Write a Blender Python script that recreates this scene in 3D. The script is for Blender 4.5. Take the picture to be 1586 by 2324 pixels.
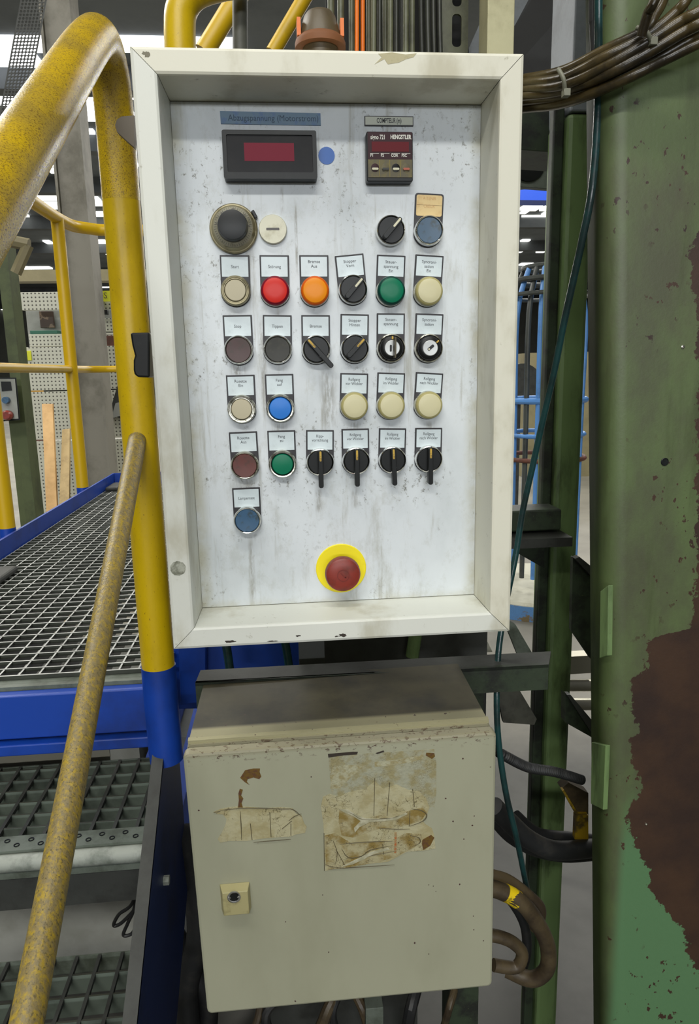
import bpy, bmesh, math, random
from mathutils import Vector, Matrix, Quaternion
for o in list(bpy.data.objects): bpy.data.objects.remove(o)
S = bpy.context.scene
COL = S.collection
PI = math.pi
# ------------------------------------------------------------ camera
FPX = 1600.0; CX, CY = 793.0, 1162.0
CAM = Vector((-0.05918, -0.74654, 1.54561))
rv = Vector((-0.19436077, 0.02964341, -0.09114739))
RC = Matrix.Rotation(rv.length, 3, rv.normalized())
cd = bpy.data.cameras.new('camera'); cam = bpy.data.objects.new('camera', cd); COL.objects.link(cam)
cd.sensor_fit = 'VERTICAL'; cd.sensor_height = 36.0; cd.lens = FPX / 2324.0 * 36.0
cd.clip_start = 0.02; cd.clip_end = 200
cam.matrix_world = Matrix.Translation(CAM) @ (RC @ Matrix.Rotation(PI/2, 3, 'X')).to_4x4()
S.camera = cam
# ------------------------------------------------------------ world, light, exposure
W = bpy.data.worlds.new('world'); S.world = W; W.use_nodes = True
bg = W.node_tree.nodes['Background']; bg.inputs[0].default_value = (0.84, 0.87, 0.90, 1); bg.inputs[1].default_value = 0.10
def area(name, loc, target, sx, sy, power, color):
    l = bpy.data.lights.new(name, 'AREA'); l.shape = 'RECTANGLE'; l.size = sx; l.size_y = sy; l.energy = power; l.color = color
    o = bpy.data.objects.new(name, l); COL.objects.link(o); o.location = loc
    o.rotation_euler = (Vector(target) - Vector(loc)).to_track_quat('-Z', 'Y').to_euler()
    return o
area('hall_light_front', (-0.9, -5.6, 5.75), (0, 0, 1.6), 5.0, 0.22, 250, (1.0, 0.985, 0.93))
area('hall_light_overhead', (-0.4, -1.9, 5.9), (0, 0.1, 1.2), 4.0, 0.3, 110, (1.0, 0.985, 0.92))
area('hall_light_far_behind', (-1.0, -22.0, 4.3), (0, 0, 1.5), 14.0, 1.2, 1500, (0.95, 0.98, 1.0))
area('hall_light_walkway', (-3.4, 2.2, 6.2), (-1.2, 2.2, 0.8), 3.0, 0.5, 110, (1.0, 0.985, 0.93))
area('hall_light_left_aisle', (-5.0, 5.5, 6.4), (-2.5, 6.0, 0.4), 4.0, 0.5, 420, (1.0, 0.985, 0.93))
area('hall_light_right_aisle', (3.6, 6.5, 6.4), (3.0, 6.5, 0.0), 4.0, 0.5, 380, (1.0, 0.985, 0.93))
area('hall_light_far_left', (-6, 15, 6.4), (-6, 15, 0), 12, 1.0, 1100, (1.0, 0.985, 0.93))
area('hall_light_far_right', (6, 17, 6.4), (6, 17, 0), 12, 1.0, 1100, (1.0, 0.985, 0.93))
area('hall_light_far_end', (0, 32, 6.4), (0, 32, 0), 26, 2.0, 3000, (1.0, 0.985, 0.93))
vs = S.view_settings; vs.view_transform = 'Standard'; vs.look = 'None'; vs.gamma = 1.0; vs.use_curve_mapping = False; vs.exposure = 0.0

# ------------------------------------------------------------ pixel of the photograph -> point on a real plane
def ray(px, py): return RC @ Vector(((px-CX)/FPX, 1.0, -(py-CY)/FPX))
def at(px, py, Y): d = ray(px, py); return CAM + d*((Y-CAM.y)/d.y)
def atz(px, py, Z): d = ray(px, py); return CAM + d*((Z-CAM.z)/d.z)
def atx(px, py, X): d = ray(px, py); return CAM + d*((X-CAM.x)/d.x)

# ------------------------------------------------------------ materials
def lin(c):
    return tuple(((v/255)/12.92 if v/255 <= .04045 else ((v/255+.055)/1.055)**2.4) for v in c) + (1.0,)
class NT:
    def __init__(s, name):
        s.m = bpy.data.materials.new(name); s.m.use_nodes = True; s.t = s.m.node_tree; s.n = s.t.nodes
        s.b = s.n['Principled BSDF']; s.co = s.n.new('ShaderNodeTexCoord').outputs['Object']
    def link(s, a, b): s.t.links.new(a, b)
    def val(s, sock, v):
        if hasattr(v, 'is_linked') or isinstance(v, bpy.types.NodeSocket): s.link(v, sock)
        else: sock.default_value = v
    def mapping(s, scale=(1,1,1), loc=(0,0,0), rot=(0,0,0)):
        n = s.n.new('ShaderNodeMapping'); n.inputs['Scale'].default_value = scale; n.inputs['Location'].default_value = loc; n.inputs['Rotation'].default_value = rot
        s.link(s.co, n.inputs[0]); return n.outputs[0]
    def noise(s, sc, det=4, stretch=(1,1,1), rough=.6, loc=(0,0,0)):
        n = s.n.new('ShaderNodeTexNoise'); n.inputs['Scale'].default_value = sc; n.inputs['Detail'].default_value = det; n.inputs['Roughness'].default_value = rough
        s.link(s.mapping(stretch, loc), n.inputs['Vector']); return n.outputs[0]
    def vor(s, sc, stretch=(1,1,1)):
        n = s.n.new('ShaderNodeTexVoronoi'); n.inputs['Scale'].default_value = sc
        s.link(s.mapping(stretch), n.inputs['Vector']); return n.outputs[0]
    def ramp(s, x, lo, hi, a=0.0, b=1.0):
        n = s.n.new('ShaderNodeMapRange'); n.interpolation_type = 'SMOOTHSTEP'; s.link(x, n.inputs[0])
        n.inputs[1].default_value = lo; n.inputs[2].default_value = hi; n.inputs[3].default_value = a; n.inputs[4].default_value = b
        return n.outputs[0]
    def math(s, op, a, b=0.0):
        n = s.n.new('ShaderNodeMath'); n.operation = op; s.val(n.inputs[0], a); s.val(n.inputs[1], b); return n.outputs[0]
    def mix(s, fac, a, b):
        n = s.n.new('ShaderNodeMix'); n.data_type = 'RGBA'
        s.val(n.inputs[0], fac); s.val(n.inputs[6], a); s.val(n.inputs[7], b); return n.outputs[2]
    def xyz(s):
        n = s.n.new('ShaderNodeSeparateXYZ'); s.link(s.co, n.inputs[0]); return n.outputs
    def bump(s, h, strength=.2, dist=.001):
        n = s.n.new('ShaderNodeBump'); n.inputs['Strength'].default_value = strength; n.inputs['Distance'].default_value = dist
        s.link(h, n.inputs['Height']); s.link(n.outputs[0], s.b.inputs['Normal'])
    def fin(s, col, rough=.5, metal=0.0):
        s.val(s.b.inputs['Base Color'], col); s.val(s.b.inputs['Roughness'], rough); s.val(s.b.inputs['Metallic'], metal); return s.m
def mat(name, c, rough=.5, metal=0.0, dirt=None, dsc=20, dlo=.5, dhi=.7, stretch=(1,1,1), damt=.8, bump=0, bsc=200, dirt2=None, d2sc=200, d2lo=.62, d2hi=.66, d2amt=.8):
    t = NT(name); col = lin(c)
    if dirt: col = t.mix(t.math('MULTIPLY', t.ramp(t.noise(dsc, 6, stretch), dlo, dhi), damt), col, lin(dirt))
    if dirt2: col = t.mix(t.math('MULTIPLY', t.ramp(t.noise(d2sc, 3), d2lo, d2hi), d2amt), col, lin(dirt2))
    if bump: t.bump(t.noise(bsc, 3), bump)
    return t.fin(col, rough, metal)
def emit(name, c, st):
    m = bpy.data.materials.new(name); m.use_nodes = True; b = m.node_tree.nodes['Principled BSDF']
    b.inputs['Base Color'].default_value = lin(c); b.inputs['Emission Color'].default_value = lin(c); b.inputs['Emission Strength'].default_value = st; return m
M = {}
def dull(m, v): m.node_tree.nodes['Principled BSDF'].inputs['Specular IOR Level'].default_value = v; return m
# aluminium frame of the panel
def m_alu(name, c, metal=.0, stain=(150,140,100)):
    t = NT(name)
    d1 = t.math('MULTIPLY', t.ramp(t.noise(14, 6, (1,1,.5)), .52, .72), .45)
    d2 = t.math('MULTIPLY', t.ramp(t.noise(60, 8, (1,1,1), .7, (3,1,2)), .62, .72), .6)
    col = t.mix(d1, lin(c), lin(stain)); col = t.mix(d2, col, lin((120,112,80)))
    t.bump(t.noise(300, 2), .06); return t.fin(col, .42, metal)
M['alu'] = m_alu('painted_aluminium', (218,220,211))
M['alu_warm'] = m_alu('painted_aluminium_yellowed', (220,218,201))
M['alu_in'] = m_alu('painted_aluminium_warm', (205,202,184))
# panel sheet
t = NT('panel_sheet')
x, y, z = t.xyz()
soft = t.ramp(t.noise(9, 5, (1,1,.6)), .42, .75)
streak = t.ramp(t.noise(26, 7, (3.0,1,.22), .65), .56, .74)
spk = t.ramp(t.noise(170, 6, (1,1,.8), .75), .55, .66)
spkm = t.ramp(t.noise(11, 4, (1,1,1), .6, (5,2,9)), .45, .65)
edge = t.math('MAXIMUM', t.ramp(t.math('ABSOLUTE', x), .145, .163), t.ramp(t.math('ABSOLUTE', t.math('SUBTRACT', z, 1.551)), .262, .28))
edge = t.math('MULTIPLY', edge, t.ramp(t.noise(18, 6), .35, .65))
mid = t.ramp(t.math('ABSOLUTE', t.math('SUBTRACT', x, .0)), .165, .08)
col = t.mix(t.math('MULTIPLY', soft, .5), lin((213,219,223)), lin((172,180,182)))
col = t.mix(t.math('MULTIPLY', t.ramp(t.noise(45, 8, (1,1,.7), .75, (9,0,4)), .5, .68), .22), col, lin((150,150,132)))
col = t.mix(t.math('MULTIPLY', t.ramp(t.noise(11, 8, (1.6,1,.5), .72, (2,0,7)), .54, .72), .42), col, lin((138,134,110)))
col = t.mix(t.math('MULTIPLY', streak, .6), col, lin((140,137,118)))
col = t.mix(t.math('MULTIPLY', t.math('MULTIPLY', spk, spkm), .85), col, lin((84,80,64)))
for px, pa, pb, w_, am in ((598,712,960,7,.6),(745,835,975,17,.6),(724,1112,1160,8,.55),(572,1216,1372,6,.5),(672,455,620,3,.7),(541,826,850,16,.6),(636,962,985,14,.5),(806,1112,1150,9,.45),(640,430,480,4,.5),(805,962,978,10,.5),(975,962,974,12,.5),(560,1088,1104,18,.5)):
    a_ = at(px, pa, .06); b_ = at(px, pb, .06); c_ = (a_.x+b_.x)/2; w2 = w_*.00048
    mk_ = t.math('MULTIPLY', t.ramp(t.math('ABSOLUTE', t.math('SUBTRACT', x, c_)), w2*1.6, w2*.2), t.ramp(t.math('ABSOLUTE', t.math('SUBTRACT', z, (a_.z+b_.z)/2)), (a_.z-b_.z)*.5+.006, (a_.z-b_.z)*.3))
    mk_ = t.math('MULTIPLY', mk_, t.ramp(t.noise(130, 6, (1.6,1,.3), .7, (px*.01,0,1)), .36, .6, 0, am))
    col = t.mix(mk_, col, lin((112,106,88)))
col = t.mix(t.math('MULTIPLY', edge, .55), col, lin((165,156,108)))
M['panel'] = t.fin(col, .38)
# pale enclosure below
def m_pebble(name, chips):
    t = NT(name); x, y, z = t.xyz()
    col = t.mix(t.math('MULTIPLY', t.ramp(t.noise(7, 5, (1,1,.4)), .45, .75), .35), lin((160,160,137)), lin((136,135,111)))
    if chips:
        band = t.ramp(z, -.020, -.004)
        ch = t.math('MULTIPLY', band, t.ramp(t.noise(150, 4, (.7,1,1.3), .7), .57, .60))
        spec = t.math('MULTIPLY', t.ramp(t.vor(42), .055, .045), t.ramp(t.noise(6, 2, (1,1,1), .5, (4,7,1)), .54, .58))
        col = t.mix(t.math('MAXIMUM', ch, spec), col, lin((74,50,44)))
        col = t.mix(t.math('MULTIPLY', t.ramp(z, -.009, -.001), .55), col, lin((120,110,80)))
    t.bump(t.noise(500, 2), .08, .0006)
    return t.fin(col, .5)
M['pebble'] = m_pebble('pebble_grey_door', True)
t = NT('dirty_shaded_enclosure_top'); x, y, z = t.xyz()
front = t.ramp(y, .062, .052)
col = t.mix(t.ramp(t.noise(9, 6), .35, .7), lin((74,69,48)), lin((34,32,22)))  # grime colours, set darker to include the shadow of the cabinet above
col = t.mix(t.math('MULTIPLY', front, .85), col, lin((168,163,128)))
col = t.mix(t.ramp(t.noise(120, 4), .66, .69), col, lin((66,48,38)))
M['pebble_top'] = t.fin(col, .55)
M['satin'] = mat('satin_metal', (186,188,186), .35, .4)
M['keymetal'] = mat('dull_key', (84,78,62), .4, .5)
M['chrome'] = mat('chrome', (225,225,222), .16, 1.0, (110,100,80), 90, .55, .68, damt=.5)
M['chrome_worn'] = mat('worn_chrome', (200,198,185), .28, 1.0, (60,55,40), 160, .5, .62, damt=.8)
M['steel_dirty'] = mat('dirty_brass_ring', (150,142,112), .4, .4, (84,76,48), 60, .45, .65)
M['blk'] = dull(mat('black_plastic', (24,26,26), .36, 0, (44,46,42), 60, .55, .8, damt=.5), .3)
M['blk2'] = mat('black_legend_holder', (34,32,36), .45, 0, (66,62,60), 90, .6, .7, damt=.5)
M['dkgrey'] = mat('dark_grey_cap', (46,46,40), .5, 0, (64,62,52), 80, .5, .7)
M['brownred'] = mat('worn_dark_red_cap', (98,52,46), .45, 0, (70,52,44), 90, .45, .7)
M['brown'] = mat('worn_brown_cap', (74,52,50), .45, 0, (60,52,44), 90, .45, .7)
M['bluecap'] = mat('worn_blue_cap', (56,92,124), .42, 0, (52,62,60), 110, .5, .68)
M['bluegrey'] = mat('worn_blue_grey_cap', (72,96,118), .42, 0, (62,68,64), 110, .5, .68)
def lens(name, c, rough=.34):
    t = NT(name); m = t.fin(lin(c), max(rough, .34)); t.b.inputs['Specular IOR Level'].default_value = .25; t.b.inputs['Subsurface Weight'].default_value = .0; return m
M['l_red'] = lens('red_lens', (206,44,34)); M['l_orange'] = lens('amber_lens', (232,140,10)); M['l_green'] = lens('green_lens', (8,112,80))
M['l_cream'] = lens('cream_lens', (206,200,162), .25); M['l_blue'] = lens('blue_lens', (50,122,208)); M['l_dirty'] = lens('dirty_cream_cap', (186,178,152), .4)
M['skirt_red'] = lens('red_lens_skirt', (120,10,34)); M['skirt_orange'] = lens('amber_lens_skirt', (205,90,8)); M['skirt_green'] = lens('green_lens_skirt', (4,60,50)); M['skirt_cream'] = lens('cream_lens_skirt', (168,160,108))
M['label'] = mat('label_sheet', (206,218,222), .35, 0, (150,160,160), 40, .5, .75, damt=.6)
M['label_y'] = mat('yellowed_label', (226,198,138), .4, 0, (200,160,96), 60, .5, .7)
M['ink'] = mat('black_ink', (54,56,60), .6)
M['ink_faint'] = mat('faded_blue_ink', (60,82,104), .6)
M['ink_faint_y'] = mat('faded_red_ink', (205,160,105), .6)
M['white_ink'] = mat('white_print', (226,224,214), .5)
M['yellow'] = mat('yellow_disc', (240,222,22), .45, 0, (200,180,30), 30, .55, .8)
M['mark_y'] = mat('worn_yellow_mark', (196,160,60), .5, 0, (120,96,40), 200, .5, .6)
M['mark_w'] = mat('white_mark', (214,210,182), .5)
M['mush'] = mat('mushroom_red', (134,48,36), .42, 0, (96,44,34), 60, .4, .7)
M['redwin'] = dull(mat('red_display_window', (118,10,40), .45), .2); M['redwin2'] = dull(mat('dark_red_display_window', (100,12,24), .45), .2)
M['smoke'] = dull(mat('smoked_window', (15,14,16), .3, 0, (26,24,24), 60, .4, .7), .2); M['maroon'] = dull(mat('maroon_fascia', (52,18,26), .45), .25)
M['olive'] = mat('olive_key_field', (104,94,48), .5, 0, (84,78,56), 100, .45, .6); M['yellowline'] = mat('yellow_key_line', (160,140,20), .5)
M['bluelabel'] = mat('blue_label', (98,128,152), .45, 0, (66,104,164), 90, .45, .7, (1,1,1)); M['bluedot'] = mat('blue_sticker', (38,96,176), .4)
M['salmon'] = mat('salmon_key', (180,92,66), .5)
def m_paint(name, c, dirt, sc, lo, hi, amt, spk=None, slo=.6, shi=.66, stretch=(1,1,1), rough=.4, bump=.15, bsc=160, ssc=260):
    t = NT(name)
    col = t.mix(t.math('MULTIPLY', t.ramp(t.noise(sc, 7, stretch, .65), lo, hi), amt), lin(c), lin(dirt))
    if spk: col = t.mix(t.ramp(t.noise(ssc, 5, stretch, .7), slo, shi), col, lin(spk))
    t.bump(t.noise(bsc, 4), bump, .0015); return t.fin(col, rough)
M['yel'] = m_paint('yellow_post_paint', (204,172,4), (156,128,12), 12, .42, .75, .6, (110,84,20), .62, .72, (1,1,.4), .36, .12, 300, 420)
M['yel_top'] = m_paint('yellow_handrail_worn', (202,168,12), (150,128,50), 16, .38, .68, .75, (110,84,26), .50, .64, (1,1,1), .26, .4, 500, 620)
M['yel_knee'] = m_paint('yellow_kneerail_grimy', (168,142,30), (118,106,76), 240, .30, .60, .9, (88,78,48), .52, .66, (1,1,.4), .42, .4, 420, 520)
M['yel_far'] = m_paint('yellow_far_rail', (204,166,10), (140,116,30), 6, .5, .8, .5, None)
M['blue'] = m_paint('blue_platform_paint', (14,62,158), (14,36,92), 5, .45, .7, .7, (20,34,72), .72, .78, (1,1,1), .42, .05)
M['blue_dark'] = m_paint('blue_stringer_paint', (12,38,92), (18,22,38), 6, .45, .7, .6, None, rough=.45)
M['galv'] = m_paint('galvanised_steel', (150,155,146), (96,104,94), 30, .45, .7, .8, None, rough=.5)
M['galv_dk'] = m_paint('grimy_galvanised_steel', (98,106,96), (62,68,56), 22, .4, .68, .85, (50,50,40), .66, .7, rough=.55)
M['wire'] = m_paint('grating_bar_zinc', (150,153,150), (104,106,98), 12, .45, .75, .6, None, rough=.38)
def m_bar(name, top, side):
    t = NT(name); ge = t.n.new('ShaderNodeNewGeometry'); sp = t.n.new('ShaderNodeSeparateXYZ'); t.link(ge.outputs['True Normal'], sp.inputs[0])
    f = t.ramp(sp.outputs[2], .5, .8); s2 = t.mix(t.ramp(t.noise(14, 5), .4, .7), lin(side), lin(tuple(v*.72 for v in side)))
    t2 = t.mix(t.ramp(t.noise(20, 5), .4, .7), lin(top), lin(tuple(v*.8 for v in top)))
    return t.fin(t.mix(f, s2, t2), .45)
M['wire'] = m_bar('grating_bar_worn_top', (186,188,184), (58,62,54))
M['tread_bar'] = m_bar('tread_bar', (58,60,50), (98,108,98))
M['dark'] = m_paint('dark_grimy_iron', (52,54,50), (30,30,26), 14, .4, .7, .8, None, rough=.6)
M['green_dk'] = m_paint('dark_green_iron', (46,58,40), (24,26,22), 20, .42, .62, .9, (74,84,50), .64, .7, rough=.55)
M['black'] = m_paint('black_oily_iron', (24,25,24), (16,16,15), 14, .4, .7, .8, None, rough=.7)
M['conduit'] = m_paint('grey_conduit_paint', (92,93,84), (66,66,58), 14, .4, .7, .8, None, rough=.55)
M['rubber'] = m_paint('black_rubber', (30,31,32), (52,50,46), 30, .5, .7, .6, None, rough=.5)
M['rubber_br'] = m_paint('oily_brown_sheath', (76,64,36), (30,26,19), 18, .42, .66, .9, None, stretch=(1,1,1), rough=.28, bump=.2)
M['sheath'] = m_paint('grey_green_sheath', (92,94,72), (56,56,42), 20, .4, .7, .8, None, rough=.45)
M['sheath_dk'] = m_paint('dark_sheath', (50,52,44), (34,34,30), 20, .4, .7, .8, None, rough=.45)
M['orange'] = m_paint('orange_sheath', (220,110,20), (160,70,14), 20, .5, .8, .5, None, rough=.4)
M['teal'] = m_paint('dark_teal_hose', (30,66,66), (26,34,34), 9, .4, .6, .8, None, rough=.25)
M['cream'] = m_paint('cream_conduit', (176,172,136), (140,134,100), 16, .45, .7, .6, (80,76,60), .68, .72, rough=.5)
M['greybar'] = m_paint('blue_grey_steel', (128,134,140), (100,104,106), 20, .4, .7, .6, None, rough=.5)
M['rust'] = m_paint('rusty_cap', (120,74,40), (82,54,38), 16, .4, .65, .8, None, rough=.7)
M['rustbar'] = m_paint('rust_strip', (104,60,46), (70,50,40), 16, .4, .65, .8, None, rough=.7)
M['cage'] = m_paint('light_blue_tube', (88,142,206), (60,92,130), 6, .5, .75, .6, None, rough=.4)
M['cage_dk'] = m_paint('oily_tube', (70,74,70), (44,46,44), 8, .4, .7, .8, None, rough=.4)
M['drumtop'] = m_paint('chalky_top', (186,184,166), (150,146,124), 6, .4, .7, .7, None, rough=.6)
M['drum'] = m_paint('flaking_blue_drum', (84,130,180), (110,96,66), 9, .48, .54, 1, (70,50,36), .6, .64, rough=.6)
M['roller'] = mat('steel_roller', (170,166,150), .4, .7)
M['tape'] = m_paint('yellow_tape', (226,196,20), (130,110,20), 60, .5, .62, .9, None, rough=.4)
M['hose_brown'] = m_paint('brown_hose', (84,72,50), (46,36,26), 14, .4, .66, .9, None, rough=.45)
M['tie'] = mat('cable_tie', (120,120,104), .5)
M['brack_y'] = m_paint('yellow_bracket', (150,122,16), (60,50,30), 30, .45, .6, .9, None, rough=.5)
M['speck'] = m_paint('speckled_plate', (78,78,68), (50,48,42), 30, .4, .7, .8, (140,130,110), .7, .72, rough=.7)
M['conc'] = m_paint('concrete_floor_plain', (128,124,112), (100,98,88), .9, .35, .7, .8, None, rough=.65, bump=.05, bsc=8)
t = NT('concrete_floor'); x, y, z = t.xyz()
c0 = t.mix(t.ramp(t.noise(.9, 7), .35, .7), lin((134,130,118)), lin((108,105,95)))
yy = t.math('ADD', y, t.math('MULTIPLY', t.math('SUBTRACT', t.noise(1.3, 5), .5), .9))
near_shade = t.ramp(yy, 2.3, 1.7)  # shade on the floor near the machine, painted into the concrete colour
c0 = t.mix(t.math('MULTIPLY', near_shade, .88), c0, t.mix(t.ramp(t.noise(6, 6), .4, .7), lin((62,62,58)), lin((44,44,40))))
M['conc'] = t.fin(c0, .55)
M['ceil'] = m_paint('dark_roof', (104,110,116), (82,88,94), .8, .4, .7, .7, None, rough=.8)
M['beam'] = m_paint('roof_beam', (88,92,96), (66,70,72), 1, .4, .7, .7, None, rough=.7)
M['beige'] = m_paint('beige_steel', (132,124,92), (106,98,70), 2, .4, .7, .7, None, rough=.6)
M['colgrey'] = m_paint('grey_building_column', (128,124,112), (84,80,66), 2, .45, .65, .8, None, (1,1,.3), rough=.6)
M['wallfar'] = m_paint('far_wall', (110,112,104), (90,92,86), .4, .4, .7, .7, None, rough=.8)
M['pillar_g'] = m_paint('olive_green_pillar', (78,88,52), (52,58,34), 6, .4, .7, .8, None, rough=.6)
M['wood'] = m_paint('pale_plank', (226,184,124), (196,150,92), 8, .4, .7, .7, None, (3,3,.3), rough=.6)
M['wood2'] = m_paint('speckled_plank', (196,170,120), (160,136,92), 12, .4, .7, .7, (90,80,50), .64, .7, rough=.7)
M['grwhite'] = mat('grey_white_sheet', (150,152,146), .6, 0, (120,122,112), 4, .4, .7)
M['teal_shelf'] = mat('green_shelf', (40,96,76), .5); M['picture'] = mat('dark_picture', (66,50,40), .5, 0, (130,110,90), 14, .55, .6)
M['signy'] = mat('yellow_sign', (214,216,40), .5)
M['yellbox'] = mat('yellow_cabinet_paint', (206,150,10), .5, 0, (160,110,14), 8, .45, .7)
M['crane'] = mat('blue_crane_paint', (20,72,190), .5)
M['lampwhite'] = emit('lamp_glow', (255,255,246), 3.2)
M['skylight'] = emit('skylight_glow', (250,253,255), 2.4)
M['paper'] = None
# perforated sheet
t = NT('perforated_sheet'); P_ = .0285
mp = t.mapping((1/P_, 1, 1/P_)); fr = t.n.new('ShaderNodeVectorMath'); fr.operation = 'FRACTION'; t.link(mp, fr.inputs[0])
sp = t.n.new('ShaderNodeSeparateXYZ'); t.link(fr.outputs[0], sp.inputs[0])
dx = t.math('SUBTRACT', sp.outputs[0], .5); dz = t.math('SUBTRACT', sp.outputs[2], .5)
r2 = t.math('ADD', t.math('MULTIPLY', dx, dx), t.math('MULTIPLY', dz, dz))
col = t.mix(t.ramp(r2, .055, .035), lin((196,196,180)), lin((78,76,66)))
M['perf'] = t.fin(col, .5)
# peeled sticker
def m_sticker(name, a, b, c, sc):
    t = NT(name); col = t.mix(t.ramp(t.noise(sc, 6), .4, .62), lin(a), lin(b))
    cr = t.n.new('ShaderNodeTexVoronoi'); cr.feature = 'DISTANCE_TO_EDGE'; cr.inputs['Scale'].default_value = sc*1.1
    ns = t.n.new('ShaderNodeTexNoise'); ns.inputs['Scale'].default_value = sc*2; t.link(t.co, ns.inputs[0])
    ad = t.n.new('ShaderNodeMixRGB'); ad.inputs[0].default_value = .12; t.link(t.co, ad.inputs[1]); t.link(ns.outputs['Color'], ad.inputs[2]); t.link(ad.outputs[0], cr.inputs['Vector'])
    crk = t.math('MULTIPLY', t.ramp(cr.outputs[0], .035, .012), t.ramp(t.noise(sc*.6, 3), .45, .55))
    col = t.mix(t.math('MULTIPLY', crk, .8), col, lin(c)); t.bump(t.noise(sc*3, 5), .5, .002); return t.fin(col, .6)
M['stick'] = m_sticker('paper_remnant', (176,170,136), (160,150,110), (92,84,52), 34)
M['stick2'] = m_sticker('peeled_label_remnant', (168,160,124), (132,112,56), (58,50,28), 42)
M['stick3'] = m_sticker('glue_residue', (172,170,142), (150,140,100), (110,100,70), 90)
M['flap'] = mat('torn_paper_edge', (186,182,156), .6, 0, (150,146,116), 90, .4, .6)
M['residue'] = m_sticker('sticker_glue_residue', (158,158,136), (146,138,100), (104,96,70), 60)
M['crease'] = mat('dark_crease', (84,76,52), .6)
M['rustspot'] = mat('bare_rusty_patch', (102,76,22), .6, 0, (84,52,40), 200, .45, .6)
M['blkmark'] = mat('black_scrape', (52,44,36), .6)
# big green machine column with a peeled, rusty region whose border is painted as a curve of height
t = NT('green_column_paint'); x, y, z = t.xyz()
fc = t.n.new('ShaderNodeFloatCurve'); cv = fc.mapping.curves[0]
PB = [(2324,1600),(2150,1560),(2010,1478),(1900,1440),(1860,1425),(1790,1452),(1720,1432),(1640,1448),(1560,1432),(1520,1462),(1450,1478),(1425,1560),(1330,1580),(1180,1582),(950,1584),(700,1578),(560,1574),(480,1600)]
pts = []
for py, px in PB:
    p = at(px, py, .12); pts.append(((p.z-.4)/1.6, (p.x-.3)/.4))
pts.sort()
cv.points[0].location = (0, pts[0][1]); cv.points[1].location = (1, .9)
for a, b in pts: cv.points.new(min(max(a,0.001),.999), min(max(b,0),1))
fc.mapping.update()
t.link(t.math('DIVIDE', t.math('SUBTRACT', z, .4), 1.6), fc.inputs[1])
bx = t.math('ADD', t.math('MULTIPLY', fc.outputs[0], .4), .3)
rag = t.math('MULTIPLY', t.math('SUBTRACT', t.noise(38, 7, (1,1,1), .7), .5), .050)
rag = t.math('ADD', rag, t.math('MULTIPLY', t.math('SUBTRACT', t.noise(170, 5, (1,1,1), .7, (3,3,3)), .5), .016))
d = t.math('ADD', t.math('SUBTRACT', x, bx), rag)
rust = t.ramp(d, -.0006, .0006)
flk = t.math('MULTIPLY', t.ramp(t.noise(90, 4, (1,1,.7), .55), .64, .647), t.ramp(t.noise(7, 3, (1,1,1), .5, (1,6,3)), .48, .56))
g = t.mix(t.ramp(t.noise(8, 7, (1,1,.5), .65), .38, .68), lin((88,104,64)), lin((76,80,58)))
g = t.mix(t.math('MULTIPLY', t.ramp(t.noise(24, 6, (1,1,.12), .6), .52, .7), .6), g, lin((60,70,36)))
g = t.mix(t.math('MULTIPLY', t.ramp(t.noise(5, 7, (1,1,.6), .7, (7,1,2)), .5, .72), .55), g, lin((78,72,56)))
lowclean = t.math('MULTIPLY', t.ramp(z, .98, .84), t.ramp(x, .395, .412))
g = t.mix(lowclean, g, lin((84,120,82)))
rc = t.mix(t.ramp(t.noise(9, 6), .35, .7), lin((66,46,32)), lin((48,34,28)))
col = t.mix(t.math('MAXIMUM', rust, flk), g, rc)
t.bump(t.noise(220, 5), .14, .0012)
flank = t.ramp(t.math('ADD', y, t.math('MULTIPLY', t.noise(20, 4, (1,1,.4)), .012)), .130, .152)  # flank grime, with the shade on that side painted in too
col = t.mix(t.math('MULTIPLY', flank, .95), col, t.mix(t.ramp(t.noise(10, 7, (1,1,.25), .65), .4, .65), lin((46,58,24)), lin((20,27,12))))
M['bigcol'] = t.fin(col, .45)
t = NT('green_column_side'); g = t.mix(t.ramp(t.noise(10, 7, (1,1,.25), .65), .4, .65), lin((44,54,24)), lin((20,26,12)))  # darker side tone: grime with shade mixed into the colour
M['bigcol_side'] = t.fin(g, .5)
M['thincol'] = m_paint('green_thin_column', (104,128,80), (44,52,30), 14, .46, .66, .85, (36,38,26), .68, .71, (1,1,.22), rough=.45)

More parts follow.
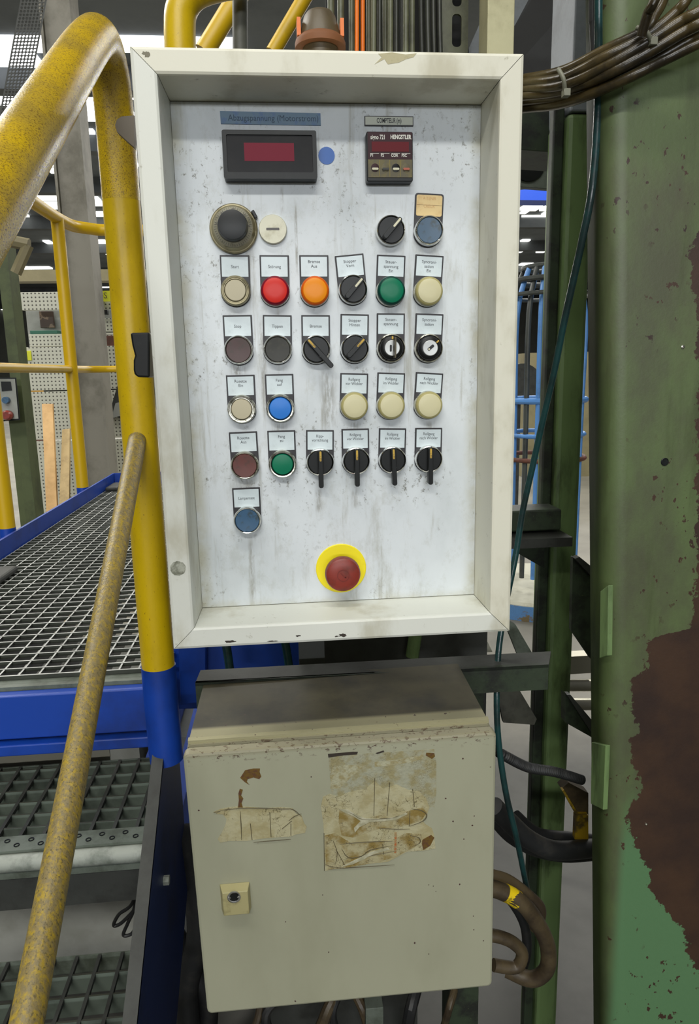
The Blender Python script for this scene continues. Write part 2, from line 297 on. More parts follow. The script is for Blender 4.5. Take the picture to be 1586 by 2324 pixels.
# ------------------------------------------------------------ geometry helpers
class G:
    def __init__(s): s.v = []; s.f = []; s.mi = []; s.cur = 0; s.smooth = []
    def add(s, vs, fs, sm=False):
        b = len(s.v); s.v += [tuple(v) for v in vs]
        for f in fs: s.f.append([b+i for i in f]); s.mi.append(s.cur); s.smooth.append(sm)
        return s
    def box(s, x0, x1, y0, y1, z0, z1):
        return s.add([(x0,y0,z0),(x1,y0,z0),(x1,y1,z0),(x0,y1,z0),(x0,y0,z1),(x1,y0,z1),(x1,y1,z1),(x0,y1,z1)],
                     [(0,3,2,1),(4,5,6,7),(0,1,5,4),(1,2,6,5),(2,3,7,6),(3,0,4,7)])
    def hexa(s, a, b):   # two quads (same winding seen from the front), a in front of b
        return s.add(list(a)+list(b), [(0,1,2,3),(7,6,5,4),(1,0,4,5),(2,1,5,6),(3,2,6,7),(0,3,7,4)])
    def prism(s, pts, y0, y1):     # polygon in x,z extruded in y
        n = len(pts)
        vs = [(p[0], y0, p[1]) for p in pts] + [(p[0], y1, p[1]) for p in pts]
        return s.add(vs, [list(range(n)), list(range(2*n-1, n-1, -1))] + [(i, i+n, (i+1)%n+n, (i+1)%n) for i in range(n)])
    def prismx(s, pts, x0, x1):     # polygon in y,z extruded in x
        n = len(pts)
        vs = [(x0, p[0], p[1]) for p in pts] + [(x1, p[0], p[1]) for p in pts]
        return s.add(vs, [list(range(n)), list(range(2*n-1, n-1, -1))] + [(i, i+n, (i+1)%n+n, (i+1)%n) for i in range(n)])
    def lathe(s, prof, seg=40, c=(0,0,0), axis='y'):   # profile (radius, height towards the viewer)
        vs = []
        for r, h in prof:
            for k in range(seg):
                a = 2*PI*k/seg
                if axis == 'y': vs.append((c[0]+r*math.cos(a), c[1]-h, c[2]+r*math.sin(a)))
                else: vs.append((c[0]+r*math.cos(a), c[1]+r*math.sin(a), c[2]+h))
        fs = []
        for i in range(len(prof)-1):
            for k in range(seg): fs.append((i*seg+k, i*seg+(k+1)%seg, (i+1)*seg+(k+1)%seg, (i+1)*seg+k))
        s.add(vs, fs, True)
        b = len(s.v)-len(vs)
        s.f.append([b+k for k in range(seg)][::-1]); s.mi.append(s.cur); s.smooth.append(False)
        s.f.append([b+(len(prof)-1)*seg+k for k in range(seg)]); s.mi.append(s.cur); s.smooth.append(False)
        return s
    def tube(s, pts, r, seg=14, sub=6, rib=0, straight=False):
        P = [Vector(p) for p in pts]
        R = r if isinstance(r, (list, tuple)) else [r]*len(P)
        if len(P) > 2 and not straight:
            Q = []; RR = []
            for i in range(len(P)-1):
                p0 = P[max(i-1,0)]; p1 = P[i]; p2 = P[i+1]; p3 = P[min(i+2,len(P)-1)]
                for k in range(sub):
                    u = k/sub
                    Q.append(.5*((2*p1)+(-p0+p2)*u+(2*p0-5*p1+4*p2-p3)*u*u+(-p0+3*p1-3*p2+p3)*u**3)); RR.append(R[i]*(1-u)+R[i+1]*u)
            Q.append(P[-1]); RR.append(R[-1]); P, R = Q, RR
        if rib:
            Q = []; RR = []
            for i in range(len(P)-1):
                n = max(2, int((P[i+1]-P[i]).length/rib)*2)
                for k in range(n): Q.append(P[i].lerp(P[i+1], k/n)); RR.append(R[i]*(1.0 if k%2 else .86))
            Q.append(P[-1]); RR.append(R[-1]); P, R = Q, RR
        T = [(P[min(i+1,len(P)-1)]-P[max(i-1,0)]).normalized() for i in range(len(P))]
        n = T[0].orthogonal().normalized(); vs = []
        for i, p in enumerate(P):
            n = (n - T[i]*n.dot(T[i])).normalized(); b = T[i].cross(n)
            for k in range(seg):
                a = 2*PI*k/seg; vs.append(p + (n*math.cos(a)+b*math.sin(a))*R[i])
        fs = [(i*seg+k, i*seg+(k+1)%seg, (i+1)*seg+(k+1)%seg, (i+1)*seg+k) for i in range(len(P)-1) for k in range(seg)]
        s.add(vs, fs, True); b = len(s.v)-len(vs)
        s.f.append([b+k for k in range(seg)][::-1]); s.mi.append(s.cur); s.smooth.append(False)
        s.f.append([b+(len(P)-1)*seg+k for k in range(seg)]); s.mi.append(s.cur); s.smooth.append(False)
        return s
    def mesh(s, name, mats):
        me = bpy.data.meshes.new(name); me.from_pydata(s.v, [], s.f)
        for m in mats: me.materials.append(m)
        me.polygons.foreach_set('material_index', s.mi); me.polygons.foreach_set('use_smooth', s.smooth)
        bm = bmesh.new(); bm.from_mesh(me); bmesh.ops.recalc_face_normals(bm, faces=bm.faces); bm.to_mesh(me); bm.free()
        if any(s.smooth): me.set_sharp_from_angle(angle=.6)
        return me
def put(name, me, parent=None, loc=None, rot=None, bevel=0, label=None):
    o = bpy.data.objects.new(name, me); COL.objects.link(o)
    if loc is not None: o.location = loc
    if rot is not None: o.rotation_euler = rot
    if parent is not None:
        o.parent = parent
        if loc is None and parent.type == 'EMPTY' and not parent.get('local_parts'): o.matrix_parent_inverse = Matrix.Translation(-Vector(parent.location))
    if bevel:
        b = o.modifiers.new('bevel', 'BEVEL'); b.width = bevel; b.segments = 2; b.limit_method = 'ANGLE'; b.angle_limit = .7
    if label: o['label'] = label
    return o
def obj(name, g, m, parent=None, loc=None, rot=None, bevel=0, label=None):
    ms = m if isinstance(m, list) else [m]
    return put(name, g.mesh(name, ms), parent, loc, rot, bevel, label)
def thing(name, label, cat, loc, group=None):
    o = bpy.data.objects.new(name, None); COL.objects.link(o); o.location = loc; o.empty_display_size = .05
    o['label'] = label; o['category'] = cat
    if group: o['group'] = group
    return o
def tag(o, label, cat, group=None):
    o['label'] = label; o['category'] = cat
    if group: o['group'] = group
    return o
def struct(o): o['kind'] = 'structure'; return o
def rrect(x0, x1, z0, z1, r, n=5):
    p = []
    for cx, cz, a0 in ((x1-r, z1-r, 0), (x0+r, z1-r, PI/2), (x0+r, z0+r, PI), (x1-r, z0+r, 1.5*PI)):
        for k in range(n+1): a = a0+k*PI/2/n; p.append((cx+r*math.cos(a), cz+r*math.sin(a)))
    return p[::-1]
_tc = {}
def text(name, s, size, sx, m, parent, loc, rot=(PI/2,0,0), thin=0, line=1.1, align='CENTER'):
    key = (s, size, thin, line, align)
    if key not in _tc:
        c = bpy.data.curves.new('lettering', 'FONT'); c.body = s; c.size = size; c.align_x = align; c.align_y = 'CENTER'
        c.space_line = line; c.offset = thin; c.resolution_u = 3
        o = bpy.data.objects.new('tmp', c); COL.objects.link(o)
        me = bpy.data.meshes.new_from_object(o.evaluated_get(bpy.context.evaluated_depsgraph_get()))
        bpy.data.objects.remove(o); bpy.data.curves.remove(c); _tc[key] = me
    me = _tc[key].copy(); me.name = 'lettering'
    for v in me.vertices: v.co.x *= sx
    me.materials.clear(); me.materials.append(m)
    return put(name, me, parent, loc, rot)
def plate2d(outer, holes):   # filled outline with real holes, in local x,y; returned as list of loops -> mesh
    c = bpy.data.curves.new('plate', 'CURVE'); c.dimensions = '2D'; c.fill_mode = 'BOTH'
    for lp in [outer]+holes:
        s = c.splines.new('POLY'); s.points.add(len(lp)-1); s.use_cyclic_u = True
        for i, p in enumerate(lp): s.points[i].co = (p[0], p[1], 0, 1)
    return c
def plate(name, outer, holes, thick, m, parent, mw):
    c = plate2d(outer, holes); c.extrude = thick/2
    o = bpy.data.objects.new('tmp', c); COL.objects.link(o)
    me = bpy.data.meshes.new_from_object(o.evaluated_get(bpy.context.evaluated_depsgraph_get())); bpy.data.objects.remove(o); bpy.data.curves.remove(c)
    me.transform(mw); me.materials.clear(); me.materials.append(m); me.name = name
    return put(name, me, parent)
XZ = Matrix.Rotation(PI/2, 4, 'X')
def upright(Y): return Matrix.Translation((0,Y,0)) @ XZ
# ============================================================ CONTROL CABINET
PY = 0.06            # depth of the recessed sheet behind the frame
cab = thing('control_cabinet', 'large white recessed control cabinet with rows of labelled buttons and switches', 'control cabinet', (0, .1, 1.25))
obj('cabinet_body', G().box(-.187,.187,.0625,.21,1.253,1.847), M['alu_in'], cab)
# four mitred frame profiles; section (inset t, depth y)
SEC = [(0,.0035),(.001,.001),(.0035,0),(.0215,0),(.0237,.001),(.0243,.0035),(.0265,.0600),(.0265,.0618),(0,.0618)]
GAP = .00035
def frame_side(side):
    g = G(); n = len(SEC); vs = []
    x0, x1, z0, z1 = -.19, .19, 1.25, 1.85
    for e in (0, 1):
        for t_, y in SEC:
            if side in ('top', 'bottom'):
                xx = x0+t_+GAP if e == 0 else x1-t_-GAP
                zz = z1-t_ if side == 'top' else z0+t_
            else:
                zz = z0+t_+GAP if e == 0 else z1-t_-GAP
                xx = x0+t_ if side == 'left' else x1-t_
            vs.append((xx, y, zz))
    fs = [(i, (i+1)%n, (i+1)%n+n, i+n) for i in range(n)] + [list(range(n)), list(range(2*n-1, n-1, -1))]
    return g.add(vs, fs)
for sd in ('top', 'left', 'right', 'bottom'):
    obj('frame_profile', frame_side(sd), M['alu_warm'] if sd in ('top','right') else M['alu'], cab)
obj('front_panel', G().box(-.1632,.1632,PY,.0622,1.2775,1.8225), M['panel'], cab)
# wear on the frame: flaked patch at the top and scrapes at the bottom
def ragged(cx, cz, w, h, n, seed, jag=.35):
    r = random.Random(seed); p = []
    for k in range(n):
        a = -2*PI*k/n; q = 1+r.uniform(-jag, jag*.6); p.append((cx+w*.5*math.cos(a)*q, cz+h*.5*math.sin(a)*q))
    return p
def pxz(px, py, Y): p = at(px, py, Y); return (p.x, p.z)
FL = [(858,122),(890,119),(920,124),(945,121),(938,130),(922,134),(905,142),(880,146),(872,134),(850,146),(866,130)]
t1 = G().prism([pxz(a, b, 0) for a, b in FL], -.0002, .0004); obj('flaked_patch', t1, mat('flaked_tan', (184,176,140), .6, 0, (160,150,112), 200), cab, label='tan flaked patch on the top frame profile')
for i, (a, b, w, h) in enumerate([(522,1456,.012,.003),(618,1455,.012,.0016),(676,1443,.005,.002),(778,1442,.010,.004),(764,1444,.004,.002),(332,122,.007,.005)]):
    c = at(a, b, 0); obj('scrape_mark', G().prism(ragged(c.x, c.z, w, h, 16, i, .5), -.0002, .0004), M['blkmark'] if i < 5 else mat('grey_smudge', (120,116,96), .6), cab)
# smudge dent on the left profile
c = at(404,1290,0); obj('smudge', G().prism(ragged(c.x, c.z, .0165, .0165, 30, 3, .06), -.00015, .0004), mat('smudge_grey', (172,174,160), .5, 0, (96,98,80), 90, .45, .62), cab)
# clamp knob and mounting lug on the left side
cl = [(302,757),(345,756),(345,857),(318,856),(311,849),(309,840),(309,818),(312,808),(309,796),(306,785)]
g = G().prism([pxz(a, b, .05) for a, b in cl], .035, .07)
obj('clamp_grip', g, M['blk'], cab, bevel=.002, label='black plastic clamp grip on the left edge')
lug = [(262,285),(266,273),(276,266),(305,263),(305,335),(290,322),(266,300)]
obj('mounting_lug', G().prism([pxz(a, b, .14) for a, b in lug], .138, .150), mat('lug_grey', (92,84,72), .6), cab, label='grey rounded mounting lug behind the left edge')

# ---------------------------------------------------------- buttons and switches
R_ = .0158
def surf(px, py, h): return at(px, py, PY-h)
PLATE_W = .0315
_m = {}
def cached(key, fn):
    if key not in _m: _m[key] = fn()
    return _m[key]
def ring_profile(kind):
    if kind == 'flush': return [(.0150,0),(R_,.001),(R_,.0085),(.0152,.0108),(.0143,.0116),(.0138,.0112),(.0136,.009),(.0130,.0088)]
    if kind == 'deep': return [(.0150,0),(R_,.001),(R_,.0085),(.0152,.0112),(.0144,.0120),(.0132,.0118),(.0124,.0100),(.0118,.006)]
    if kind == 'lamp': return [(.0150,0),(R_+.0002,.001),(R_+.0002,.006),(.0154,.0075),(.0148,.0076)]
    if kind == 'sel': return [(.0150,0),(R_,.001),(R_,.0075),(.0152,.0098),(.0144,.0104),(.0139,.0100),(.0137,.008)]
def legend(parent, kind_h, h_top, lines, labelmat='label', size=.0046, ang=0, rounded=False, yellowed=False):
    # the holder lies on the panel behind the ring; local z up, origin in the ring centre
    w = PLATE_W/2; pts = []
    if rounded: 
        r = .0025
        pts = [(w, h_top-r), (w-r*.3, h_top-r*.3), (w-r, h_top), (-w+r, h_top), (-w+r*.3, h_top-r*.3), (-w, h_top-r)]
    else: pts = [(w, h_top), (-w, h_top)]
    rr = .0166
    for k in range(17):
        a = PI + PI*k/16; pts.append((max(-w, min(w, rr*math.cos(a))), rr*math.sin(a)))
    pts = pts[::-1]
    hold = obj('legend_holder', G().prism(pts, -.0022, .0), M['blk2'], parent, (0,0,0), bevel=.0004)
    lz1 = h_top-.0018; lz0 = h_top-.0018-(.0205 if not rounded else .0215)
    sheet = obj('legend_sheet', G().prism(rrect(-w+.0016, w-.0016, lz0, lz1, .0003 if not rounded else .002), -.00245, -.0016), M[labelmat], hold)
    n = len(lines)
    cz = (lz0+lz1)/2 + (0 if n == 1 or n == 3 else .0028)
    if yellowed:
        obj('fold_line', G().box(-w+.002, w-.002, -.00255, -.0024, cz-.0022-.00025, cz-.0022), M['rustspot'], hold)
        text('lettering', '\n'.join(lines), .0046, .85, M['ink_faint_y'], hold, (0,-.0026,cz+.0004), line=1.75)
    else:
        text('lettering', '\n'.join(lines), size, .86 if max(map(len, lines)) > 9 else .95, M['ink'], hold, (0,-.0026,cz), line=1.02)
    return hold
def place(px, py, h, topx=None, topy=None):
    c = surf(px, py, h); c.y = PY
    if topx is None: return c, 0, .034
    tp = surf(topx, topy, .002); dx, dz = tp.x-c.x, tp.z-c.z
    return c, math.atan2(dx, dz), math.hypot(dx, dz)
def base_ring(name, kind, m, c, ang, label):
    me = cached(('ring', kind, m), lambda: G().lathe(ring_profile(kind), 48).mesh(name, [M[m]]))
    return put(name, me, cab, c - Vector(cab.location), (0, ang, 0), label=label)
def flush_button(px, py, cap, lines, top, label, ringm='chrome', **k):
    c, a, h = place(px, py, .0112, *top)
    b = base_ring('push_button', 'flush', ringm, c, a, label)
    me = cached(('cap', cap), lambda: G().lathe([(.0137,.006),(.0136,.0098),(.0130,.0108),(.006,.0104),(.001,.0102)], 44).mesh('button_cap', [M[cap]]))
    put('button_cap', me, b, (0,0,0)); 
    if lines: legend(b, 0, h, lines, **k)
def deep_button(px, py, cap, collar, lines, top, label, ringm='chrome_worn', dome=False, r=.0118):
    c, a, h = place(px, py, .0112, *top)
    b = base_ring('illuminated_push_button', 'deep', ringm, c, a, label)
    obj('collar', G().lathe([(.0132,.004),(.0131,.0108),(.0128,.0112),(r+.0002,.0112),(r,.0095),(r-.0004,.006)], 40), M[collar], b, (0,0,0))
    pr = [(r-.0002,.005),(r-.0004,.0105),(r-.0012,.0118),(r*.5,.0124 if dome else .0120),(.0008,.0126 if dome else .0120)]
    obj('button_cap', G().lathe(pr, 40), M[cap], b, (0,0,0))
    legend(b, 0, h, lines)
def lamp(px, py, lensm, skirt, lines, top, label):
    c, a, h = place(px, py, .0150, *top)
    b = base_ring('indicator_lamp', 'lamp', 'chrome_worn', c, a, label)
    g = G(); me = cached(('lamp', lensm), lambda: lamp_mesh(lensm, skirt))
    put('lamp_lens', me, b, (0,0,0)); legend(b, 0, h, lines)
def lamp_mesh(lensm, skirt):
    g = G(); g.cur = 1; g.lathe([(.0152,.005),(.0155,.0105),(.0151,.0128),(.0140,.0144),(.0129,.0150)], 48); g.cur = 0
    g.lathe([(.0130,.0149),(.0127,.0155),(.0122,.0157),(.006,.0160),(.0006,.0161)], 48); return g.mesh('lamp_lens', [M[lensm], M[skirt]])
def selector(px, py, deg, mk_, lines, top, label, lever=0, ringm='chrome', name='selector_switch'):
    c, a, h = place(px, py, .0115, *top)
    b = base_ring(name, 'sel', ringm, c, a, label)
    obj('knob_disc', G().lathe([(.0138,.004),(.0137,.0095),(.0131,.0102),(.0006,.0102)], 44), M['blk'], b, (0,0,0))
    if name == 'key_switch': return b, h
    t = math.radians(deg)-a
    wd = .0027; L1 = .0146; L0 = -.0128-lever
    prof = rrect(-wd, wd, L0, L1, .0024)
    k = obj('knob_grip', G().prism(prof, -.0185, -.0095), M['blk'], b, (0,0,0), (0,t,0), bevel=.0006)
    obj('pointer_mark', G().prism(rrect(-.0011, .0011, .0022, .0135, .0010), -.0189, -.0180), M[mk_], k, (0,0,0))
    if lines: legend(b, 0, h, lines)
    return b, h
def key_switch(px, py, lines, top, label, key):
    b, h = selector(px, py, 0, 'mark_y', None, top, label, ringm='chrome_worn', name='key_switch')
    obj('knob_shoulder', G().lathe([(.0128,.009),(.0124,.0118),(.0100,.0136),(.0088,.0138)], 40), M['blk'], b, (0,0,0))
    obj('lock_barrel', G().lathe([(.0086,.010),(.0085,.0148),(.0080,.0152),(.0006,.0150)], 36), M['satin'], b, (0,0,0))
    if key:
        obj('pointer_mark', G().prism(rrect(-.0006,.0012,.0095,.0128,.0005), -.0142, -.0130), M['mark_y'], b, (0,0,0))
        obj('slot', G().prism(rrect(-.0028,-.0006,-.004,.0035,.001), -.0156, -.0150), M['blk'], b, (0,0,0))
        k = G(); k.prism(rrect(-.0009,.0009,-.0105,.0115,.0008), -.0265, -.0175); k.prism(rrect(-.0007,.0007,-.003,.003,.0005), -.018, -.0145)
        obj('key', k, M['keymetal'], b, (.0006,0,-.0005), (0,0,.05), bevel=.0003)
    else:
        obj('pointer_mark', G().prism(rrect(-.0008,.0008,.0092,.0128,.0006), -.0142, -.0130), M['mark_y'], b, (0,0,0), (0,math.radians(48),0))
        obj('slot', G().prism(rrect(-.0016,.0016,-.0035,.0048,.0012), -.0156, -.0150), M['blk'], b, (0,0,0), (0,math.radians(48),0))
        obj('slot_bottom', G().prism(rrect(-.0010,.0010,-.0030,-.0010,.0005), -.0159, -.0156), M['mark_w'], b, (0,0,0), (0,math.radians(48),0))
    legend(b, 0, h, lines)
# row 0
c, a, h = place(528, 513, .0180)
b = obj('potentiometer_dial', G().lathe([(.0250,0),(.0254,.001),(.0254,.0045),(.0242,.0060),(.0232,.0062),(.0215,.0085),(.0206,.0108)], 56), M['steel_dirty'], cab, c-Vector(cab.location), label='large dirty metal potentiometer dial with black knob')
sk = obj('scale_ring', G().lathe([(.0205,.009),(.0204,.0128),(.0196,.0134),(.0160,.0160),(.0155,.0160)], 56), mat('scale_metal', (158,154,136), .4, .35, (110,106,86), 80), b, (0,0,0))
tk = G()
for k in range(50):
    a_ = 2*PI*k/50; r0, r1 = .0176 if k % 5 else .0169, .0198
    ca, sa = math.cos(a_), math.sin(a_); hw = .00013
    def hh(r): return .0160 - (r-.0160)*(.0026/.0036) + .0002
    tk.add([(r0*ca-hw*sa,-hh(r0),r0*sa+hw*ca),(r0*ca+hw*sa,-hh(r0),r0*sa-hw*ca),(r1*ca+hw*sa,-hh(r1),r1*sa-hw*ca),(r1*ca-hw*sa,-hh(r1),r1*sa+hw*ca)], [(0,1,2,3)])
obj('scale_ticks', tk, M['ink'], sk, (0,0,0))
for k, s_ in ((-2,'70'),(-1,'80'),(0,'90'),(1,'10'),(2,'0')):
    aa = math.radians(k*42+4)
    text('scale_number', s_, .0036, 1, M['ink'], sk, (.0166*math.sin(aa),-.0161,.0166*math.cos(aa)), (PI/2,aa,0))
obj('knob', G().lathe([(.0160,.012),(.0160,.017),(.0158,.0185),(.0152,.0240),(.0144,.0256),(.009,.0264),(.0006,.0266)], 52), M['blk'], b, (0,0,0))
tb = surf(577, 486, .008); tb.y = PY
obj('dial_brake', G().box(-.0017,.0017,-.0085,-.001,-.0042,.0042), M['blk'], b, Vector((tb.x-c.x, 0, tb.z-c.z)), (0,math.radians(-28),0), bevel=.0006)
c, a, h = place(619, 520, .004)
b = obj('blanking_plug', G().lathe([(.0150,0),(.0150,.0035),(.0143,.0048),(.0006,.0052)], 48), mat('off_white_plug', (216,214,192), .4, 0, (176,170,140), 40), cab, c-Vector(cab.location), label='off-white round blanking plug with one slot')
obj('plug_slot', G().prism(rrect(-.0070,.0070,-.0012,.0012,.0008), -.0053, -.0046), mat('slot_grey', (100,98,96), .6), b, (0,0,0))


selector(888, 521, 42, 'mark_w', None, (), 'black selector switch without a legend plate, above the green lamp')
flush_button(975, 522, 'bluegrey', ['A TENIR','CREUX'], (975, 439), 'blue-grey push button under a yellowed legend plate', rounded=True, yellowed=True, labelmat='label_y')
# row 1
deep_button(534, 659, 'l_dirty', 'steel_dirty', ['Start'], (532, 579), 'grimy cream push button in a brass-coloured ring, marked Start', ringm='steel_dirty')
lamp(624, 659, 'l_red', 'skirt_red', ['Störung'], (622, 579), 'red indicator lamp marked Störung')
lamp(715, 659, 'l_orange', 'skirt_orange', ['Bremse','Aus'], (712, 579), 'amber indicator lamp marked Bremse Aus')
selector(802, 656, 42, 'mark_w', ['Stopper','Vorn'], (792, 578), 'selector switch with crooked legend plate marked Stopper Vorn')
lamp(889, 659, 'l_green', 'skirt_green', ['Steuer-','spannung','Ein'], (888, 579), 'green indicator lamp marked Steuerspannung Ein')
lamp(975, 660, 'l_cream', 'skirt_cream', ['Syncroni-','sation','Ein'], (975, 579), 'cream indicator lamp marked Syncronisation Ein')
# row 2
flush_button(541, 794, 'brown', ['Stop'], (538, 715), 'worn brown push button marked Stop')
flush_button(630, 793, 'dkgrey', ['Tippen'], (629, 715), 'black push button in a bright ring, marked Tippen')
selector(718, 793, -41, 'mark_y', ['Bremse'], (716, 715), 'long-lever selector switch turned diagonally, marked Bremse', lever=.013)
selector(806, 791, 44, 'mark_y', ['Stopper','Hinten'], (805, 713), 'selector switch pointing right, marked Stopper Hinten')
key_switch(889, 790, ['Steuer-','spannung'], (887, 711), 'key switch with the key in it, marked Steuerspannung', True)
key_switch(975, 790, ['Syncroni-','sation'], (975, 712), 'key switch without a key, marked Syncronisation', False)
# row 3
deep_button(548, 929, 'l_dirty', 'chrome_worn', ['Rosette','Ein'], (545, 851), 'cream push button marked Rosette Ein')
deep_button(636, 927, 'l_blue', 'blk', ['Fang','auf'], (633, 849), 'bright blue push button marked Fang auf', dome=True, r=.0126)
lamp(805, 922, 'l_cream', 'skirt_cream', ['Rollgang','vor Wickler'], (804, 847), 'cream indicator lamp marked Rollgang vor Wickler')
lamp(889, 921, 'l_cream', 'skirt_cream', ['Rollgang','im Wickler'], (888, 846), 'cream indicator lamp marked Rollgang im Wickler')
lamp(975, 920, 'l_cream', 'skirt_cream', ['Rollgang','nach Wickler'], (975, 846), 'cream indicator lamp marked Rollgang nach Wickler')
# row 4
flush_button(555, 1057, 'brownred', ['Rosette','Aus'], (551, 980), 'worn red push button marked Rosette Aus', ringm='chrome_worn')
deep_button(641, 1054, 'l_green', 'blk', ['Fang','zu'], (638, 977), 'green push button marked Fang zu', dome=True, r=.0124)
selector(727, 1050, 0, 'mark_y', ['Kipp-','vorrichtung'], (726, 976), 'long-lever selector switch marked Kippvorrichtung', lever=.0155)
selector(809, 1047, 0, 'mark_y', ['Rollgang','vor Wickler'], (806, 973), 'long-lever selector switch marked Rollgang vor Wickler', lever=.0155)
selector(892, 1045, -2, 'mark_y', ['Rollgang','im Wickler'], (891, 972), 'long-lever selector switch marked Rollgang im Wickler', lever=.0155)
selector(975, 1043, 0, 'mark_y', ['Rollgang','nach Wickler'], (973, 971), 'long-lever selector switch marked Rollgang nach Wickler', lever=.0155)
# row 5
flush_button(561, 1182, 'bluecap', ['Lampentest'], (558, 1107), 'worn blue push button marked Lampentest')
# emergency stop
c, a, h = place(774, 1290, .001)
b = obj('emergency_stop_button', G().lathe([(.0298,0),(.0298,.0010),(.0290,.0016),(.0004,.0016)], 64), M['yellow'], cab, c-Vector(cab.location), label='red mushroom emergency stop button on a yellow disc')
c2 = surf(777, 1306, .030); off = Vector((c2.x-c.x, 0, c2.z-c.z)); off = Vector((off.x*.6, 0, off.z*.35))
obj('stem', G().lathe([(.0145,.001),(.0145,.010),(.0115,.011),(.0115,.020)], 40), M['dkgrey'], b, (0,0,0))
mu = obj('mushroom_head', G().lathe([(.0120,.017),(.0190,.018),(.0205,.021),(.0204,.026),(.0192,.0295),(.0165,.031),(.0080,.0316),(.0006,.0318)], 56), M['mush'], b, (0,0,0))
g = G()
for r0, r1 in ((.0064,.0070),):
    g.lathe([(r0,.0312),(r0,.0322),(r1,.0322),(r1,.0312)], 40)
g.add([(-.0034,-.0322,.0026),(-.0026,-.0322,.0034),(.0034,-.0322,-.0026),(.0026,-.0322,-.0034)], [(0,1,2,3)])
g.add([(.0034,-.0322,-.0026),(.0034,-.0322,-.0006),(.0026,-.0322,-.0012),(.0014,-.0322,-.0026)], [(0,1,2,3)])
obj('turn_arrow', g, mat('mushroom_mark', (112,38,30), .5), mu, (0,0,0))
# ---------------------------------------------------------- displays
def quad_c(px0, py0, px1, py1, h):
    a_ = surf(px0, py0, h); b_ = surf(px1, py1, h); return a_.x, b_.x, b_.z, a_.z
x0, x1, z0, z1 = quad_c(503, 296, 720, 405, .014)
b = obj('voltage_display', G().prism(rrect(x0, x1, z0-.001, z1, .0020), PY-.014, PY), M['blk'], cab, bevel=.001, label='wide black display with a dark red window')
plate('bezel', rrect(x0, x1, z0-.001, z1, .0020), [rrect(x0+.0042, x1-.0042, z0+.0052, z1-.0044, .0015)], .003, M['blk'], b, Matrix.Translation((0,PY-.0152,0)) @ XZ)
obj('smoked_window', G().box(x0+.004,x1-.004,PY-.0149,PY-.0145,z0+.005,z1-.004), M['smoke'], b)
a_ = quad_c(553, 324, 668, 366, .015); obj('red_window', G().box(a_[0],a_[1],PY-.0152,PY-.0146,a_[2],a_[3]), M['redwin'], b)
lw = quad_c(513, 398, 712, 399.4, .0165)
a_ = surf(499,252,.001); b_ = surf(727,257,.001); c_ = surf(728,285,.001); d_ = surf(501,281,.001)
bl = obj('display_legend_strip', G().prism([(a_.x,a_.z),(b_.x,b_.z),(c_.x,c_.z),(d_.x,d_.z)], PY-.0012, PY), M['bluelabel'], cab, label='blue strip label with faded lettering over the wide display')
cx_, cz_ = (a_.x+b_.x)/2, (a_.z+d_.z)/2
text('lettering', 'Abzugspannung (Motorstrom)', .0083, .93, M['ink_faint'], bl, (cx_+.003, PY-.0014, cz_-.0004), (PI/2, math.radians(1.0)*0, 0))
c, a, h = place(741, 353, .0008)
obj('round_sticker', G().lathe([(.0087,0),(.0087,.0006),(.0004,.0007)], 40), M['bluedot'], cab, c-Vector(cab.location), label='round blue sticker beside the wide display')
x0, x1, z0, z1 = quad_c(831, 298, 937, 411, .014)
b = obj('counter_display', G().prism(rrect(x0, x1, z0-.0005, z1, .0018), PY-.014, PY), M['blk'], cab, bevel=.0008, label='square counter with maroon display over four small keys')
F = PY-.0143
obj('upper_fascia', G().box(x0+.0014,x1-.001,F-.0006,F+.001,z0+(z1-z0)*.435,z1-.0008), M['maroon'], b)
obj('key_field', G().box(x0+.0014,x1-.001,F-.0006,F+.001,z0+.0035,z0+(z1-z0)*.433), M['olive'], b)
ww = x1-x0; hh_ = z1-z0
obj('red_window', G().box(x0+ww*.11,x1-ww*.09,F-.0009,F,z0+hh_*.59,z0+hh_*.79), M['redwin2'], b)
text('maker_lettering', 'signo 721', .0062, .66, M['white_ink'], b, (x0+ww*.245, F-.001, z0+hh_*.875), thin=.00012)
text('maker_lettering', 'HENGSTLER', .0058, .70, M['white_ink'], b, (x0+ww*.735, F-.001, z0+hh_*.88), thin=.0002)
for k, s_ in enumerate(('P1','P2','COR','PSC')):
    xk = x0+ww*(.075+.225*k)
    obj('key_line', G().box(xk, xk+ww*.19, F-.001, F, z0+hh_*.545, z0+hh_*.555), M['white_ink'], b)
    text('key_lettering', s_, .0040, .85, M['white_ink'], b, (xk, F-.001, z0+hh_*.512), align='LEFT', thin=.0001)
    xc = xk+ww*.10; zc = z0+hh_*.24
    obj('key_well', G().lathe([(.0042,0),(.0042,.0004),(.0036,.0005)], 24, (xc, F-.0005, zc+.0012)), M['maroon'] if k == 0 else M['smoke'] if k == 2 else M['olive'], b)
    obj('key_button', G().prism(rrect(xc-.0034, xc+.0034, zc-.0013, zc+.0008, .0009), F-.0028, F), M[('mark_w','dkgrey','mark_w','salmon')[k]], b)
for k in (1, 2, 3): obj('key_divider', G().box(x0+ww*(.27+.225*(k-1))-.0001, x0+ww*(.27+.225*(k-1))+.0002, F-.0009, F, z0+.004, z0+hh_*.42), M['yellowline'], b)
x0, x1, z0, z1 = quad_c(827, 263, 938, 286, .002)
b = obj('counter_legend_strip', G().box(x0, x1, PY-.002, PY, z0, z1), M['blk2'], cab, label='white strip label reading COMPTEUR (m)')
obj('legend_sheet', G().box(x0+.0008, x1-.0008, PY-.0024, PY-.0018, z0+.0008, z1-.0008), mat('strip_white', (196,200,186), .4), b)
text('lettering', 'COMPTEUR (m)', .0064, .60, M['ink'], b, ((x0+x1)/2, PY-.0026, (z0+z1)/2), thin=.0001)

